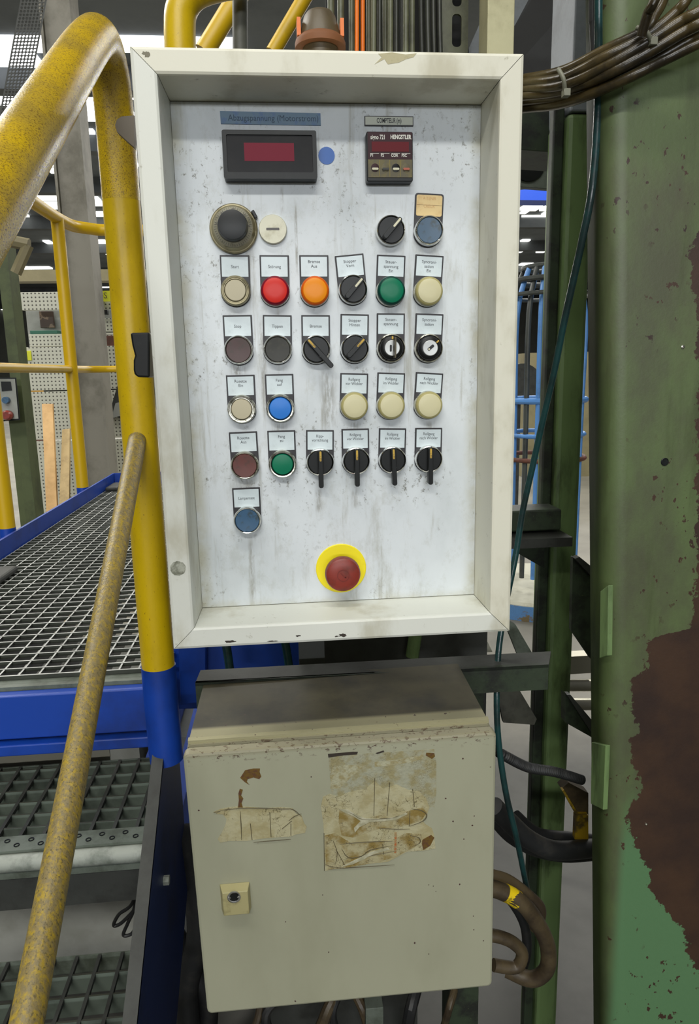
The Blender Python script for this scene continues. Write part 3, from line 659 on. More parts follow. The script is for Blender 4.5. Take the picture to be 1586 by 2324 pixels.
# ============================================================ LOWER ENCLOSURE
lbR = Matrix.Rotation(Vector((.03079467,-.01375837,-.01417349)).length, 3, Vector((.03079467,-.01375837,-.01417349)).normalized())
lbO = Vector((-.00429476, .03190038, 1.10747))
box = thing('wall_enclosure', 'beige steel enclosure with scuffed door and torn stickers, below the control cabinet', 'electrical box', lbO)
box.rotation_euler = lbR.to_euler(); box['local_parts'] = 1
def lb(px, py, y=0.0):   # pixel -> local x,z on the door plane
    n = lbR @ Vector((0,1,0)); o = lbO + n*y; d = ray(px, py); t_ = (o-CAM).dot(n)/d.dot(n); q = lbR.transposed() @ (CAM+d*t_-lbO); return (q.x, q.z)
Z0 = (0,0,0)
obj('door', G().prism(rrect(-.19,.19,-.38,0,.007), 0, .0165), M['pebble'], box, Z0, bevel=.0035)
obj('door_seal', G().prism(rrect(-.186,.186,-.376,-.0045,.004), .0165, .0215), M['rubber'], box, Z0)
obj('enclosure_body', G().prism(rrect(-.1885,.1885,-.378,-.001,.006), .0215, .195), M['pebble'], box, Z0, bevel=.003)
obj('enclosure_top', G().box(-.1868,.1868,.0235,.194,-.0015,-.0001), M['pebble_top'], box, Z0)
obj('rain_lip', G().prismx([(.0245,-.001),(.0245,.0030),(.030,.0042),(.036,.0010),(.036,-.001)], -.187, .187), M['pebble_top'], box, Z0)
# sticker remnants
def remnant(name, pl, m, h, label=None):
    return obj(name, G().prism([lb(a, b) for a, b in pl], -h, .0005), M[m], box, Z0, label=label)
remnant('torn_sticker', [(484,1843),(500,1836),(520,1832),(545,1830),(600,1834),(640,1832),(664,1834),(672,1846),(684,1850),(690,1868),(696,1876),(692,1890),(672,1893),(660,1898),(600,1902),(560,1908),(520,1908),(500,1912),(494,1904),(503,1890),(512,1870),(514,1858),(506,1848),(494,1847)], 'stick', .0005, 'torn beige sticker remnant at left')
remnant('glue_patch', [(745,1718),(800,1712),(860,1708),(930,1704),(985,1700),(990,1730),(990,1800),(984,1840),(900,1830),(820,1828),(756,1822),(750,1780)], 'residue', .0002)
remnant('glue_patch', [(756,1740),(790,1736),(830,1738),(800,1760),(770,1790),(750,1790),(750,1755)], 'stick3', .0003)
remnant('glue_patch', [(850,1729),(900,1724),(950,1716),(958,1712),(962,1722),(930,1730),(880,1738),(850,1740)], 'stick3', .0003)
remnant('torn_sticker', [(733,1808),(748,1802),(770,1808),(790,1798),(830,1790),(850,1772),(870,1790),(900,1780),(925,1792),(950,1796),(966,1810),(974,1832),(968,1850),(958,1862),(965,1870),(980,1880),(985,1895),(988,1925),(960,1930),(925,1932),(905,1942),(880,1955),(820,1962),(775,1968),(738,1976),(736,1930),(734,1870),(728,1830)], 'stick', .0006, 'large peeling sticker remnant at right')
remnant('torn_sticker', [(737,1895),(760,1890),(800,1915),(850,1910),(890,1905),(920,1890),(955,1892),(960,1905),(940,1922),(905,1940),(860,1955),(800,1966),(740,1974)], 'stick2', .0009, 'darker brown layer of the peeling sticker')
remnant('torn_sticker', [(770,1836),(800,1846),(830,1856),(860,1850),(890,1845),(925,1840),(960,1832),(968,1844),(955,1862),(930,1870),(900,1878),(860,1880),(800,1900),(775,1895),(768,1865)], 'stick2', .0008, 'crumpled grey-green edge of the peeling sticker')
remnant('torn_flap', [(768,1834),(790,1836),(806,1846),(830,1856),(870,1857),(900,1852),(920,1843),(925,1846),(900,1858),(870,1862),(838,1864),(815,1876),(805,1888),(803,1878),(818,1862),(800,1850),(780,1842)], 'flap', .0014)
remnant('torn_flap', [(775,1965),(815,1945),(840,1932),(880,1922),(884,1926),(845,1938),(822,1950),(800,1960)], 'flap', .0014)
M['omark'] = mat('orange_print', (170,96,48), .6, 0, (150,140,100), 500, .45, .5)
remnant('orange_mark', [(895,1888),(900,1888),(899,1935),(894,1935)], 'omark', .0010)
remnant('black_scrape', [(744,1711),(800,1706),(812,1706),(810,1712),(780,1714),(745,1719)], 'blkmark', .0004)
remnant('black_scrape', [(852,1709),(870,1703),(872,1706),(856,1711)], 'blkmark', .0004)
remnant('rust_patch', [(545,1765),(556,1748),(575,1744),(590,1744),(589,1752),(593,1762),(588,1768),(575,1764),(562,1768),(560,1774),(566,1781),(556,1775)], 'rustspot', .0004)
remnant('rust_patch', [(544,1790),(551,1792),(547,1805),(552,1812),(548,1822),(551,1832),(540,1832),(542,1815),(541,1800)], 'rustspot', .0007)
remnant('rust_patch', [(967,1708),(985,1709),(987,1716),(980,1722),(966,1714)], 'rustspot', .0005)
remnant('rust_patch', [(958,1905),(978,1894),(985,1900),(976,1918),(960,1928),(957,1915)], 'rustspot', .0011)
for a, b, r in ((1028,1864,.0022),(706,1763,.0015),(1043,2007,.0018),(941,2140,.0022),(1076,1852,.0014),(973,2008,.0012),(983,2011,.0012),(670,2272,.0022),(648,2092,.0014),(732,2031,.0013),(746,2161,.0015),(1074,2079,.0015),(1075,2110,.0014),(973,2165,.0014),(1097,2135,.0015),(989,2023,.001)):
    q = lb(a, b); obj('paint_chip', G().prism(ragged(q[0], q[1], r, r*1.3, 9, a, .3), -.0002, .0004), M['brown'], box, Z0)
CR_ = [[(500,1838),(560,1833),(640,1835),(664,1836),(684,1852)],[(655,1862),(668,1852),(684,1846)],[(640,1880),(662,1862)],[(545,1840),(547,1870),(548,1905)],[(568,1868),(572,1905)],[(612,1842),(615,1898)],[(660,1868),(660,1895)],[(485,1843),(500,1840)],[(575,1911),(620,1907),(660,1904)],
 [(768,1834),(800,1846),(822,1858),(868,1857),(898,1853),(925,1841)],[(930,1840),(928,1874)],[(935,1835),(955,1838),(968,1848),(960,1862),(930,1874)],[(860,1878),(900,1881),(930,1880)],[(770,1915),(830,1910),(890,1908)],[(775,1925),(790,1945),(820,1942),(840,1928),(890,1918)],[(738,1960),(752,1966),(780,1968)],[(745,1972),(800,1968),(895,1962)],[(762,1926),(782,1962)],[(755,1905),(765,1935),(760,1962)],[(735,1890),(736,1975)],[(868,1914),(870,1938)],[(820,1945),(845,1940),(900,1930)],[(930,1895),(950,1900),(952,1912),(935,1920)],[(850,1765),(848,1850)],[(884,1775),(878,1850)],[(936,1790),(940,1830)]]
gc = G()
for pl in CR_:
    P = [lb(a, b) for a, b in pl]
    gc.tube([(q[0], -.0010, q[1]) for q in P], [.00022]+[.00060]*(len(P)-2)+[.00018] if len(P) > 2 else .0004, 5, 3)
obj('sticker_creases', gc, M['crease'], box, Z0)
# lock
(a0, b1), (a1, b0) = lb(506, 2012), lb(567, 2058)
lk = obj('lock_housing', G().hexa([(a0,-.0115,b1),(a1,-.0115,b1),(a1,-.0115,b0),(a0,-.0115,b0)], [(a0-.004,0,b1+.004),(a1+.002,0,b1+.004),(a1+.002,0,b0-.001),(a0-.004,0,b0-.001)]), mat('lock_beige', (172,164,118), .45, 0, (140,132,92), 60), box, Z0, bevel=.0008, label='beige plastic lock block with a chrome insert')
q = lb(531, 2035, -.0115)
obj('lock_insert', G().lathe([(.0082,.0),(.0082,.0012),(.0070,.0014),(.0058,.0010),(.0054,-.0005)], 36, (q[0],-.0115,q[1])), M['chrome'], lk, Z0)
g = G(); g.lathe([(.0052,.0004),(.0052,.0012),(.0006,.0012)], 30, (q[0],-.0115,q[1])); obj('lock_hole', g, M['blk'], lk, Z0)
g = G(); g.prism(rrect(q[0]-.0068,q[0]-.0040,q[1]-.0009,q[1]+.0009,.0004), -.0132,-.0122); g.prism(rrect(q[0]+.0040,q[0]+.0068,q[1]-.0009,q[1]+.0009,.0004), -.0132,-.0122); obj('lock_bit', g, M['chrome'], lk, Z0)
# ============================================================ HALL (setting)
def sb(name, *b, m=None, parent=None): o = obj(name, G().box(*b), m, parent); o['kind'] = 'structure' if parent is None else ''; 
def sbox(name, x0, x1, y0, y1, z0, z1, m):
    o = obj(name, G().box(x0,x1,y0,y1,z0,z1), m); o['kind'] = 'structure'; return o
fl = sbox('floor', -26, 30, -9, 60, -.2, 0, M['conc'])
CZ = 7.0
ce = sbox('ceiling', -26, 30, 4.0, 60, CZ+.06, CZ+.3, M['ceil'])
sbox('wall_back', -26, 30, 60, 60.3, 0, CZ+.4, M['wallfar'])
sbox('wall_left', -26.3, -26, 4, 60, 0, CZ+.4, M['wallfar'])
sbox('wall_right', 30, 30.3, 4, 60, 0, CZ+.4, M['wallfar'])
for k, yy in enumerate((6.5, 9.2, 13.6, 17.2, 21, 26, 31, 38, 46)):
    o = sbox('trim_%d' % (k+1), -26, 30, yy, yy+.35, CZ-.35, CZ+.059, M['beam'])
# skylights: bands of the roof, laid by real distance
sk = [(0,118,88,118),(0,110,128,190),(0,100,196,232),(215,300,90,123),(180,300,128,186),(175,225,196,207),(170,226,214,226),(170,223,230,276),(176,222,297,325),(110,300,128,188),
      (262,312,190,214),(262,300,228,250)]
SKY = [(-3.4,-.2,11.1,12.9),(-9,-4.1,11.1,12.9),(-9.0,-.2,13.95,15.4),(-9,-.2,15.6,16.5)]
n = 0
def emit_panel(name, px0, px1, py0, py1, m, label, cat, group, z=CZ, minh=.05):
    a_ = atz(px0, (py0+py1)/2, z); b_ = atz(px1, (py0+py1)/2, z); f_ = atz((px0+px1)/2, py1, z); n_ = atz((px0+px1)/2, py0, z)
    y0, y1 = min(n_.y, f_.y), max(n_.y, f_.y)
    g = G(); g.cur = 0; g.box(a_.x, b_.x, y0, y1, z, z+.059)
    o = obj(name, g, m); tag(o, label, cat, group); return o
nsk = 0
SKL = ['nearest skylight band at the top left corner','second skylight band from the top, left of the tall grey column','third skylight band from the top, left of the tall grey column','nearest skylight band seen along the cabinet top edge','second skylight from the top between grey column and cabinet','third skylight from the top between grey column and yellow post','fourth skylight from the top between grey column and yellow post','fifth, taller skylight between grey column and yellow post','lowest skylight between grey column and yellow post','upper skylight seen between yellow post and cabinet','lower skylight seen between yellow post and cabinet']
for q in [(-60,118,88,119),(-60,104,127,188),(-60,95,196,240),(178,540,90,121),(178,262,128,188),(176,226,193,208),(172,226,214,227),(170,224,231,276),(176,222,298,326),(234,300,196,226),(232,296,231,262)]:
    nsk += 1; emit_panel('skylight', *q, M['skylight'], SKL[nsk-1], 'skylight', 'skylights in the hall roof behind the handrail')
LAMP = [(90,135,372,379),(183,198,372,378),(112,136,386,394),(82,143,447,456),(192,226,450,458),(196,238,461,468),(96,143,462,475),(30,60,484,493),(195,240,484,492),(27,84,496,503),(102,116,548,554),(136,150,548,554),(197,243,547,555),
        (57,115,570,577),(117,152,570,577),(235,247,570,578),(4,14,608,613),(45,72,607,614),(73,119,607,614),(146,157,607,613),(30,68,657,664),(70,124,657,664),(215,254,653,659),(25,49,677,683),(22,49,687,692),(18,53,703,711),(14,35,712,720),
        (302,312,372,378),(1183,1196,468,478),(1198,1224,468,479),(1232,1262,468,479),(1183,1196,480,486),(1232,1262,484,489),(1180,1264,492,498),(1180,1198,546,552),(1224,1241,566,574),(1249,1262,566,575),(1180,1187,568,574),(1178,1203,599,605),(1203,1221,646,651),(1229,1260,646,651)]
ORDW = 'first second third fourth fifth sixth seventh eighth ninth tenth eleventh twelfth thirteenth fourteenth fifteenth sixteenth seventeenth eighteenth nineteenth twentieth'.split()
def side(q): return ('right of the cabinet', 'lamps right of the cabinet') if q[0] > 700 else ('of the upper rows left of the cabinet', 'upper lamps left of the cabinet') if q[3] < 500 else ('of the lower rows left of the cabinet', 'lower lamps left of the cabinet')
nl = {}
for q in sorted(LAMP, key=lambda q: (round(q[2]/8), q[0])):
    s1, s2 = side(q); k = nl.get(s2, 0); nl[s2] = k+1
    emit_panel('ceiling_lamp', q[0], q[1], q[2], q[3], M['lampwhite'], ORDW[k]+' lamp '+s1+', counted from the top', 'ceiling lamp', s2)

# ============================================================ GUARD RAIL OF THE WALKWAY (far, left)
gx = -.905
gr = thing('guard_rail', 'yellow tubular guard rail along the far side of the grating walkway', 'guard rail', (gx, 2.2, .98))
p0 = atx(-60, 382, gx); p1 = atx(50, 448, gx); p2 = atx(133, 497, gx); p3 = Vector((gx+.03, 2.42, p2.z)); p4 = Vector((gx+.30, 2.5, p2.z)); p5 = Vector((.6, 2.5, p2.z))
obj('top_rail', G().tube([(gx, .6, p2.z), (gx, 1.5, p2.z), (gx, 2.25, p2.z), p3+Vector((.03,.03,0)), p4, p5], .0235), M['yel_far'], gr)
mz = atx(120, 837, gx).z
obj('mid_rail', G().tube([(gx,.6,mz),(gx,1.5,mz),(gx,2.3,mz),(gx+.05,2.48,mz),(gx+.3,2.5,mz),(.6,2.5,mz)], .0150), M['yel_far'], gr)
for px, py in ((187,1100),(15,1190)):
    b_ = atx(px, py, gx); g = G(); g.tube([(gx, b_.y, .90), (gx, b_.y, b_.z-.01)], .0245, straight=True)
    po = obj('post', G().tube([(gx, b_.y, b_.z-.01), (gx, b_.y, p2.z)], .0240, straight=True), M['yel_far'], gr)
    obj('post_foot', g, M['blue'], po)
# ============================================================ GRATING WALKWAY
wk = thing('walkway_platform', 'raised walkway with steel grating, blue edge beam and blue kickplate', 'platform', (-.5, 1.4, .9))
GZ = 1.05; XL = -.865; YF = .425; YB = 2.62; XR = -.275
n = 0; x = -.862
while x < XR-.004:
    y1 = YB
    obj('bearing_bar', G().box(x-.0016, x+.0016, YF+.004, YB, GZ-.030, GZ), M['wire'], wk); x += .0335
y = YF+.0335
while y < YB:
    obj('cross_bar', G().box(XL, XR, y-.0018, y+.0018, GZ-.006, GZ+.0006), M['wire'], wk); y += .0335
obj('grating_edge', G().box(XL, XR, YF, YF+.004, GZ-.032, GZ+.001), M['wire'], wk)
obj('edge_angle', G().box(XL-.2, -.285, YF-.030, YF-.002, GZ-.032, GZ-.006), M['galv_dk'], wk)
obj('edge_beam', G().box(XL-.4, -.262, .372, .394, .962, GZ-.012), M['blue'], wk, bevel=.002)
obj('lower_flange', G().box(XL-.4, -.29, .360, .42, .938, .957), M['blue'], wk, bevel=.002)
obj('kickplate', G().box(XL-.012, XL-.004, .5, 2.66, .975, 1.100), M['blue'], wk)
obj('kickplate', G().box(XL-.012, XR, 2.655, 2.665, .975, 1.100), M['blue'], wk)
obj('side_beam', G().box(XL-.06, XL-.014, .5, 2.66, .88, 1.0), M['blue'], wk)
for (a, b) in ((268,1100),(8,1300)):
    q = atz(a, b, GZ+.015)
    obj('grating_clip', G().box(q.x-.035, q.x+.015, q.y-.10, q.y+.06, GZ+.002, GZ+.018), M['dark'], wk, bevel=.006)
# things seen through the grating
for k, xx in enumerate((-.40,-.32)):
    obj('under_beam', G().box(xx, xx+.03, YF+.03, 2.5, .62, .70), M['blue'], wk)
# ============================================================ STAIR HANDRAIL (near)
hr = thing('stair_handrail', 'thick worn yellow handrail with its post, right beside the control cabinet', 'handrail', (-.268, .30, .92))
hx = -.268
up = [(hx,.305,1.105),(hx,.303,1.3),(hx,.301,1.6),(hx,.3005,1.785)]
obj('post', G().tube(up, .0250, 28), M['yel'], hr)
apex = [(hx,.3005,1.78),(hx,.3002,1.83),(hx,.300,1.885),(hx,.293,1.925),(hx,.268,1.950),(hx,.236,1.953),(hx,.205,1.938),(hx,.16,1.909)]
pa = atx(60, 315, hx); dirn = (Vector((hx,-.146,1.70))-Vector((hx,.139,1.902))).normalized()
apex += [tuple(Vector((hx,.139,1.895))+dirn*t_) for t_ in (.05,.2,.4,.62,.9)]
obj('top_rail', G().tube(apex, [.0251]*len(apex), 28, 8), M['yel_top'], hr)
kd = (Vector((hx,-.282,1.073))-Vector((hx,.31,1.476)))
kn = [tuple(Vector((hx,.31,1.476))+kd*t_) for t_ in (.02,.25,.5,.75,1.0,1.3)]
obj('knee_rail', G().tube(kn, .0128, 24, 3, straight=True), M['yel_knee'], hr)
sl = obj('base_sleeve', G().tube([(hx,.306,1.1055),(hx,.306,1.03),(hx+.001,.306,.99),(hx+.001,.306,.965),(hx+.002,.306,.945)], .0262, 28), M['blue'], hr, label='blue painted lower part of the post')
# ============================================================ STAIR
st = thing('staircase', 'steel grating stair steps between a blue stringer and the handrail', 'stairs', (-.5, .2, .0))
sx0, sx1 = -.272, -.264
A_ = atx(368, 1668, -.272); B_ = atx(300, 2324, -.272); sl_ = (A_.z-B_.z)/(A_.y-B_.y)
def szt(y): return A_.z + sl_*(y-A_.y)
obj('stringer', G().prismx([(A_.y+.02, szt(A_.y+.02)), (-.55, szt(-.55)), (-.55, szt(-.55)-.26), (.42, szt(.42)-.42), (.42, szt(A_.y)-.02)], -.272, -.2665), M['blue_dark'], st)
obj('stringer_top_edge', G().prismx([(A_.y+.02, szt(A_.y+.02)+.001), (-.55, szt(-.55)+.001), (-.55, szt(-.55)-.006), (A_.y+.02, szt(A_.y+.02)-.006)], -.2842, -.2665), M['dark'], st)
obj('stringer', G().prismx([(A_.y+.02, szt(A_.y+.02)), (-.55, szt(-.55)), (-.55, szt(-.55)-.26), (.42, szt(.42)-.42)], -.90, -.892), M['blue_dark'], st)
for b_ in ((372,1998),):
    q = atx(b_[0], b_[1], -.266); g = G(); g.tube([(-.268,q.y,q.z),(-.258,q.y,q.z)], .007, 6, straight=True); obj('bolt', g, M['galv'], st)
def tread(yb, yf, z):
    tr = obj('tread', G().box(-.888, -.276, yf, yf+.004, z-.045, z-.001).box(-.888,-.276,yb-.003,yb,z-.03,z), M['galv_dk'], st)
    ns = obj('nosing', G().box(-.888, -.276, yf-.001, yf+.034, z-.0010, z+.0022), M['galv_dk'], tr)
    g = G(); k = 0; xx = -.88
    for k in range(34):
        g.lathe([(.0042,0),(.0042,.0036),(.0030,.0036),(.0030,0)], 12, (-.872+k*.0172, yf+(.011 if k%2 else .022), z-.0001), 'z')
    obj('nosing_hole', g, M['blk'], tr)['kind'] = 'stuff'
    g.cur = 0
    yy = yf+.058
    while yy < yb-.01:
        obj('load_bar', G().box(-.888,-.276,yy-.0015,yy+.0015,z-.032,z), M['tread_bar'], tr); yy += .0335 if z > .8 else .0400
    xx = -.86
    while xx < -.285:
        obj('cross_bar', G().box(xx-.0026,xx+.0026,yf+.034,yb-.002,z-.006,z+.0008), M['dark'], tr); xx += .0345
    obj('rolled_front', G().tube([(-.888,yf-.006,z-.014),(-.276,yf-.006,z-.014)], .0125, 16, straight=True), M['galv'], tr)
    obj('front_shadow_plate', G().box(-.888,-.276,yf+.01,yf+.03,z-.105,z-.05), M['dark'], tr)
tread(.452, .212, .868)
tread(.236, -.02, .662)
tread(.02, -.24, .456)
# pale box and floor items seen between the steps
o = tag(obj('pale_machine_cover', G().box(-1.2, -.46, .95, 1.5, .0, .72), mat('pale_cover', (150,150,142), .5, 0, (120,120,110), 4, .4, .7)), 'pale grey cabinet under the walkway, seen between the steps', 'cabinet')
o = tag(obj('grey_side_cover', G().box(-.44, -.1, 1.0, 1.5, .0, .61), M['grwhite']), 'small grey cover beside the pale cabinet under the walkway', 'cover')
o = obj('flat_bar', G().box(-.9, -.40, .47, .475, .80, .93), mat('pale_bar', (140,136,120), .5)); tag(o, 'pale flat sheet behind the upper stair step', 'sheet')
# cable loops hanging under the walkway
for k, pl in enumerate([[(318,1985),(300,2050),(270,2075),(258,2100),(275,2095),(305,2065)],[(320,1990),(305,2060),(290,2095),(280,2122),(300,2118),(312,2090)]]):
    tag(obj('hanging_cable', G().tube([at(a, b, .50) for a, b in pl], .0035, 8), M['rubber']), ['thin black cable loop under the walkway, left one','thin black cable loop under the walkway, lower one'][k], 'cable')

# ============================================================ FAR LEFT SURROUNDINGS
def vbar(name, pxa, pya, Y, wpx, z0, z1, dy, m, label, cat, bev=0):
    c_ = at(pxa, pya, Y); dpt = (RC.transposed() @ (c_-CAM)).y; w = wpx*dpt/FPX
    return tag(obj(name, G().box(c_.x-w/2, c_.x+w/2, Y, Y+dy, z0, z1), m, None, bevel=bev), label, cat)
cl_ = thing('building_column', 'tall grey I-section column behind the yellow guard rail', 'column', (at(175,600,4.2).x, 4.2, 0))
c_ = at(176,600,4.2); w = 56*5.0/FPX
obj('column_web', G().box(c_.x-w/2+.012, c_.x+w/2-.012, 4.23, 4.40, 0, CZ-.36), M['colgrey'], cl_)
obj('column_flange', G().box(c_.x-w/2-.005, c_.x-w/2+.011, 4.2, 4.42, 0, CZ-.36), M['colgrey'], cl_)
obj('column_flange', G().box(c_.x+w/2-.011, c_.x+w/2+.005, 4.2, 4.42, 0, CZ-.36), M['colgrey'], cl_)
# perforated wall of panels
pw = thing('perforated_partition', 'white perforated sheet partition behind the walkway', 'partition', (-1.4, 5.0, 0))
def pan(px0, py0, px1, py1, Y=5.0, m='perf', name='perforated_panel', dy=.03):
    a_ = at(px0, (py0+py1)/2, Y); b_ = at(px1, (py0+py1)/2, Y); u = at((px0+px1)/2, py0, Y); l = at((px0+px1)/2, py1, Y)
    return obj(name, G().box(a_.x, b_.x, Y, Y+dy, max(l.z, .01), u.z), M[m], pw, bevel=.003)
pan(48, 662, 300, 703); pan(62, 786, 320, 884); pan(66, 887, 330, 995); pan(76, 998, 345, 1230)
pan(62, 703, 320, 786, 5.35, 'grwhite', 'back_sheet')
pan(68, 750, 130, 758, 5.2, 'teal_shelf', 'green_shelf', .1)
pan(66, 757, 320, 785, 5.1, 'perf', 'perforated_panel')
pan(200, 722, 320, 752, 5.25, 'perf', 'perforated_panel')
pan(60, 796, 71, 818, 4.99, 'signy', 'yellow_tag', .01)
pan(90, 706, 121, 744, 5.3, 'picture', 'framed_picture', .03)
pan(212, 697, 243, 714, 5.2, 'blk', 'dark_fitting', .05); pan(218, 762, 262, 786, 5.05, 'rustbar', 'brown_fitting', .04)
sg = obj('sign_hanger', G().box(at(215,672,4.92).x, at(220,672,4.92).x, 4.92, 5.0, at(230,690,4.9).z, at(230,660,4.9).z), M['dark'], pw)
sg = obj('yellow_sign', G().box(at(204,672,4.9).x, at(262,672,4.9).x, 4.9, 4.92, at(230,684,4.9).z, at(230,660,4.9).z), M['signy'], pw, label='yellow sign strip above the partition')
q = at(209, 670, 4.89); text('lettering', 'BOS - Wa', .062, .95, M['olive'], sg, (q.x, 4.895, q.z-.004), align='LEFT')
sh = tag(obj('dust_shovel', G().prism([pxz(a, b, 4.97) for a, b in ((258,905),(268,872),(290,875),(300,960),(262,945),(250,955),(246,950))], 4.96, 4.998), M['dark']), 'dark shovel blade hung on the perforated partition', 'shovel')
o = obj('shovel_blade', G().prism([pxz(a, b, 4.95) for a, b in ((262,915),(275,912),(285,940),(252,950))], 4.95, 4.962), M['grwhite'], sh)
for k, (pl, m_, lab) in enumerate([([(95,917),(119,917),(129,1156),(105,1156)], 'wood', 'tall pale wooden plank leaning on the partition'), ([(141,975),(158,973),(160,1140),(131,1140)], 'wood2', 'shorter speckled wooden plank beside the pale one')]):
    Yp = 4.2; P = [at(a, b, Yp+ (.35 if i < 2 else 0)) for i, (a, b) in enumerate(pl)]
    tp, bt = (P[0]+P[1])/2, (P[2]+P[3])/2; dn = (bt-tp).normalized(); bt2 = bt + dn*(bt.z/(-dn.z)) ; wv = (P[1]-P[0]); wv2 = P[2]-P[3]
    a4 = [tp-wv/2, tp+wv/2, bt2+wv2/2, bt2-wv2/2]; b4 = [v+Vector((0,.03,0)) for v in a4]
    tag(obj('wooden_plank', G().hexa(a4, b4), M[m_]), lab, 'plank')
# green pillar with operator box, yellow cabinet
c0 = at(30,760,3.6)
pg = tag(obj('green_pillar', G().box(at(12,760,3.6).x, at(36,760,3.6).x, 3.6, 3.75, 0, 3.2).box(at(-40,1170,3.6).x, at(78,1170,3.6).x, 3.55, 3.85, 0, .45).box(at(22,1000,3.6).x, at(50,1000,3.6).x, 3.62, 3.72, 0, 1.5), M['pillar_g']), 'olive green machine pillar at the far left edge', 'pillar')
ob = thing('operator_box', 'small white operator box with red stop button at the left edge', 'electrical box', (at(20,900,3.4).x, 3.4, 1.1))
A4 = [(-15,857),(37,857),(46,953),(-8,958)]
def qd(pl, y): return [at(a, b, y) for a, b in pl]
obj('box_body', G().hexa(qd(A4, 3.40), qd(A4, 3.50)), M['blk'], ob)
obj('box_face', G().hexa(qd([(-12,860),(34,860),(42,950),(-5,954)], 3.39), qd([(-12,860),(34,860),(42,950),(-5,954)], 3.41)), M['grwhite'], ob)
obj('meter', G().hexa(qd([(2,866),(24,866),(27,886),(4,888)], 3.385), qd([(2,866),(24,866),(27,886),(4,888)], 3.395)), M['blk'], ob)
q = at(16,908,3.385); obj('blue_knob', G().lathe([(.018,0),(.018,.03),(.001,.03)], 20, (q.x,q.y,q.z)), M['bluecap'], ob)
q = at(20,942,3.385); obj('stop_button', G().lathe([(.026,0),(.028,.03),(.02,.045),(.001,.045)], 20, (q.x,q.y,q.z)), M['mush'], ob)
o = tag(obj('yellow_cabinet', G().box(at(44,930,5.4).x, at(76,930,5.4).x, 5.4, 5.7, at(50,986,5.4).z, at(50,885,5.4).z), M['yellbox']), 'yellow cabinet behind the green pillar', 'cabinet')
o = tag(obj('brown_crate', G().box(at(50,990,5.4).x, at(80,990,5.4).x, 5.4, 5.8, 0, at(50,986,5.4).z-.001), M['rustbar']), 'brown crate on the floor under the yellow cabinet', 'crate')
# beige crane beam and stair-like frame
b_ = at(0, 639, 7.5); t__ = at(0, 613, 7.5)
o = tag(obj('crane_rail_beam', G().box(at(-80,620,7.5).x, at(330,620,7.5).x, 7.5, 7.7, b_.z, t__.z), M['beige']), 'beige horizontal crane beam across the hall on the left', 'beam')
o = tag(obj('corner_frame', G().tube([at(-10,540,3.0), at(66,556,3.0)], .03, 8, straight=True).tube([at(64,556,3.0), at(36,620,3.0)], .028, 8, straight=True), M['beige']), 'grey-beige bracket frame at the left edge below the lamps', 'frame')
# hanging perforated tray, top left
pt = []
a0, a1, a2, a3 = at(52,-30,1.6), at(112,-30,1.6), at(72,300,1.6), at(-12,320,1.6)
L = (a3-a0).length; wv = (a1-a0).length; e1 = (a1-a0).normalized(); e2 = (a3-a0).normalized()
hol = []; pit = wv/7.6; nr = int(L/pit)-1
for r in range(nr):
    for k in range(7):
        cx_ = pit*(k+.8); cz_ = pit*(r+.9)
        hol.append([(cx_+pit*.40*math.cos(j*PI/4+PI/8), cz_+pit*.40*math.sin(j*PI/4+PI/8)) for j in range(8)])
e3 = e1.cross(e2); mw = Matrix(((e1.x,e2.x,e3.x,a0.x),(e1.y,e2.y,e3.y,a0.y),(e1.z,e2.z,e3.z,a0.z),(0,0,0,1)))
o = plate('perforated_tray', [(0,0),(wv,0),(wv,L),(0,L)], hol, .002, M['dark'], None, mw); tag(o, 'dark perforated metal tray hanging at the top left corner', 'cable tray')
# ============================================================ ABOVE / BEHIND THE CABINET
o = tag(obj('yellow_bent_tube', G().tube([at(410,130,.55), at(408,70,.55), at(412,22,.55), at(436,-14,.55), at(480,-34,.55), at(560,-50,.55)], .0255, 24), M['yel']), 'thick yellow tube bending right above the top left cabinet corner', 'tube')
o = tag(obj('yellow_brace_tube', G().tube([at(463,118,1.2), at(755,-358,1.2)], .0235, 18, straight=True), M['yel_far']), 'slanted yellow tube above the cabinet, left of the grey conduit', 'tube')
o = tag(obj('yellow_brace_tube', G().tube([at(618,120,1.6), at(900,-360,1.6)], .0215, 18, straight=True), M['yel_far']), 'slanted bright yellow tube above the cabinet, left of the rusty cap', 'tube')
def vt(name, px, wpx, Y, m, label, cat, y1=-800, lean=0, y0=130, group=None):
    a_ = at(px+lean, y0, Y); b_ = at(px, y1, Y); dpt = (RC.transposed() @ (a_-CAM)).y
    return tag(obj(name, G().tube([a_, at(px+lean*.6, 60, Y), b_], wpx*dpt/FPX/2, 12, 4), M[m]), label, cat, group)
vt('grey_conduit', 543, 35, .6, 'conduit', 'grey vertical conduit above the cabinet between two yellow tubes', 'conduit', lean=3)
rc_ = thing('rusty_cap', 'rusty brown conical cap with orange rim on the cabinet top', 'cap', (at(727,104,.10).x, .10, 1.848))
q = at(727,112,.10); qt = at(727,28,.10); H_ = qt.z-q.z; r_ = 61*.72/FPX
obj('cap_neck', G().lathe([(r_*.7,0),(r_*.7,q.z-1.848)], 30, (q.x,.10,1.848), 'z'), M['hose_brown'], rc_)
obj('cap_base', G().lathe([(r_,0),(r_,H_*.14),(r_*.96,H_*.22),(r_*.84,H_*.30)], 36, (q.x,.10,q.z), 'z'), M['rust'], rc_)
obj('cap_cone', G().lathe([(r_*.84,H_*.28),(r_*.62,H_*.86),(r_*.50,H_*.97),(r_*.2,H_)], 36, (q.x,.10,q.z), 'z'), M['hose_brown'], rc_)
for sgn in (-1, 1): obj('orange_fin', G().box(q.x+sgn*r_*.84-.002, q.x+sgn*r_*.84+.002, .088, .104, q.z+H_*.24, q.z+H_*.72), M['orange'], rc_)
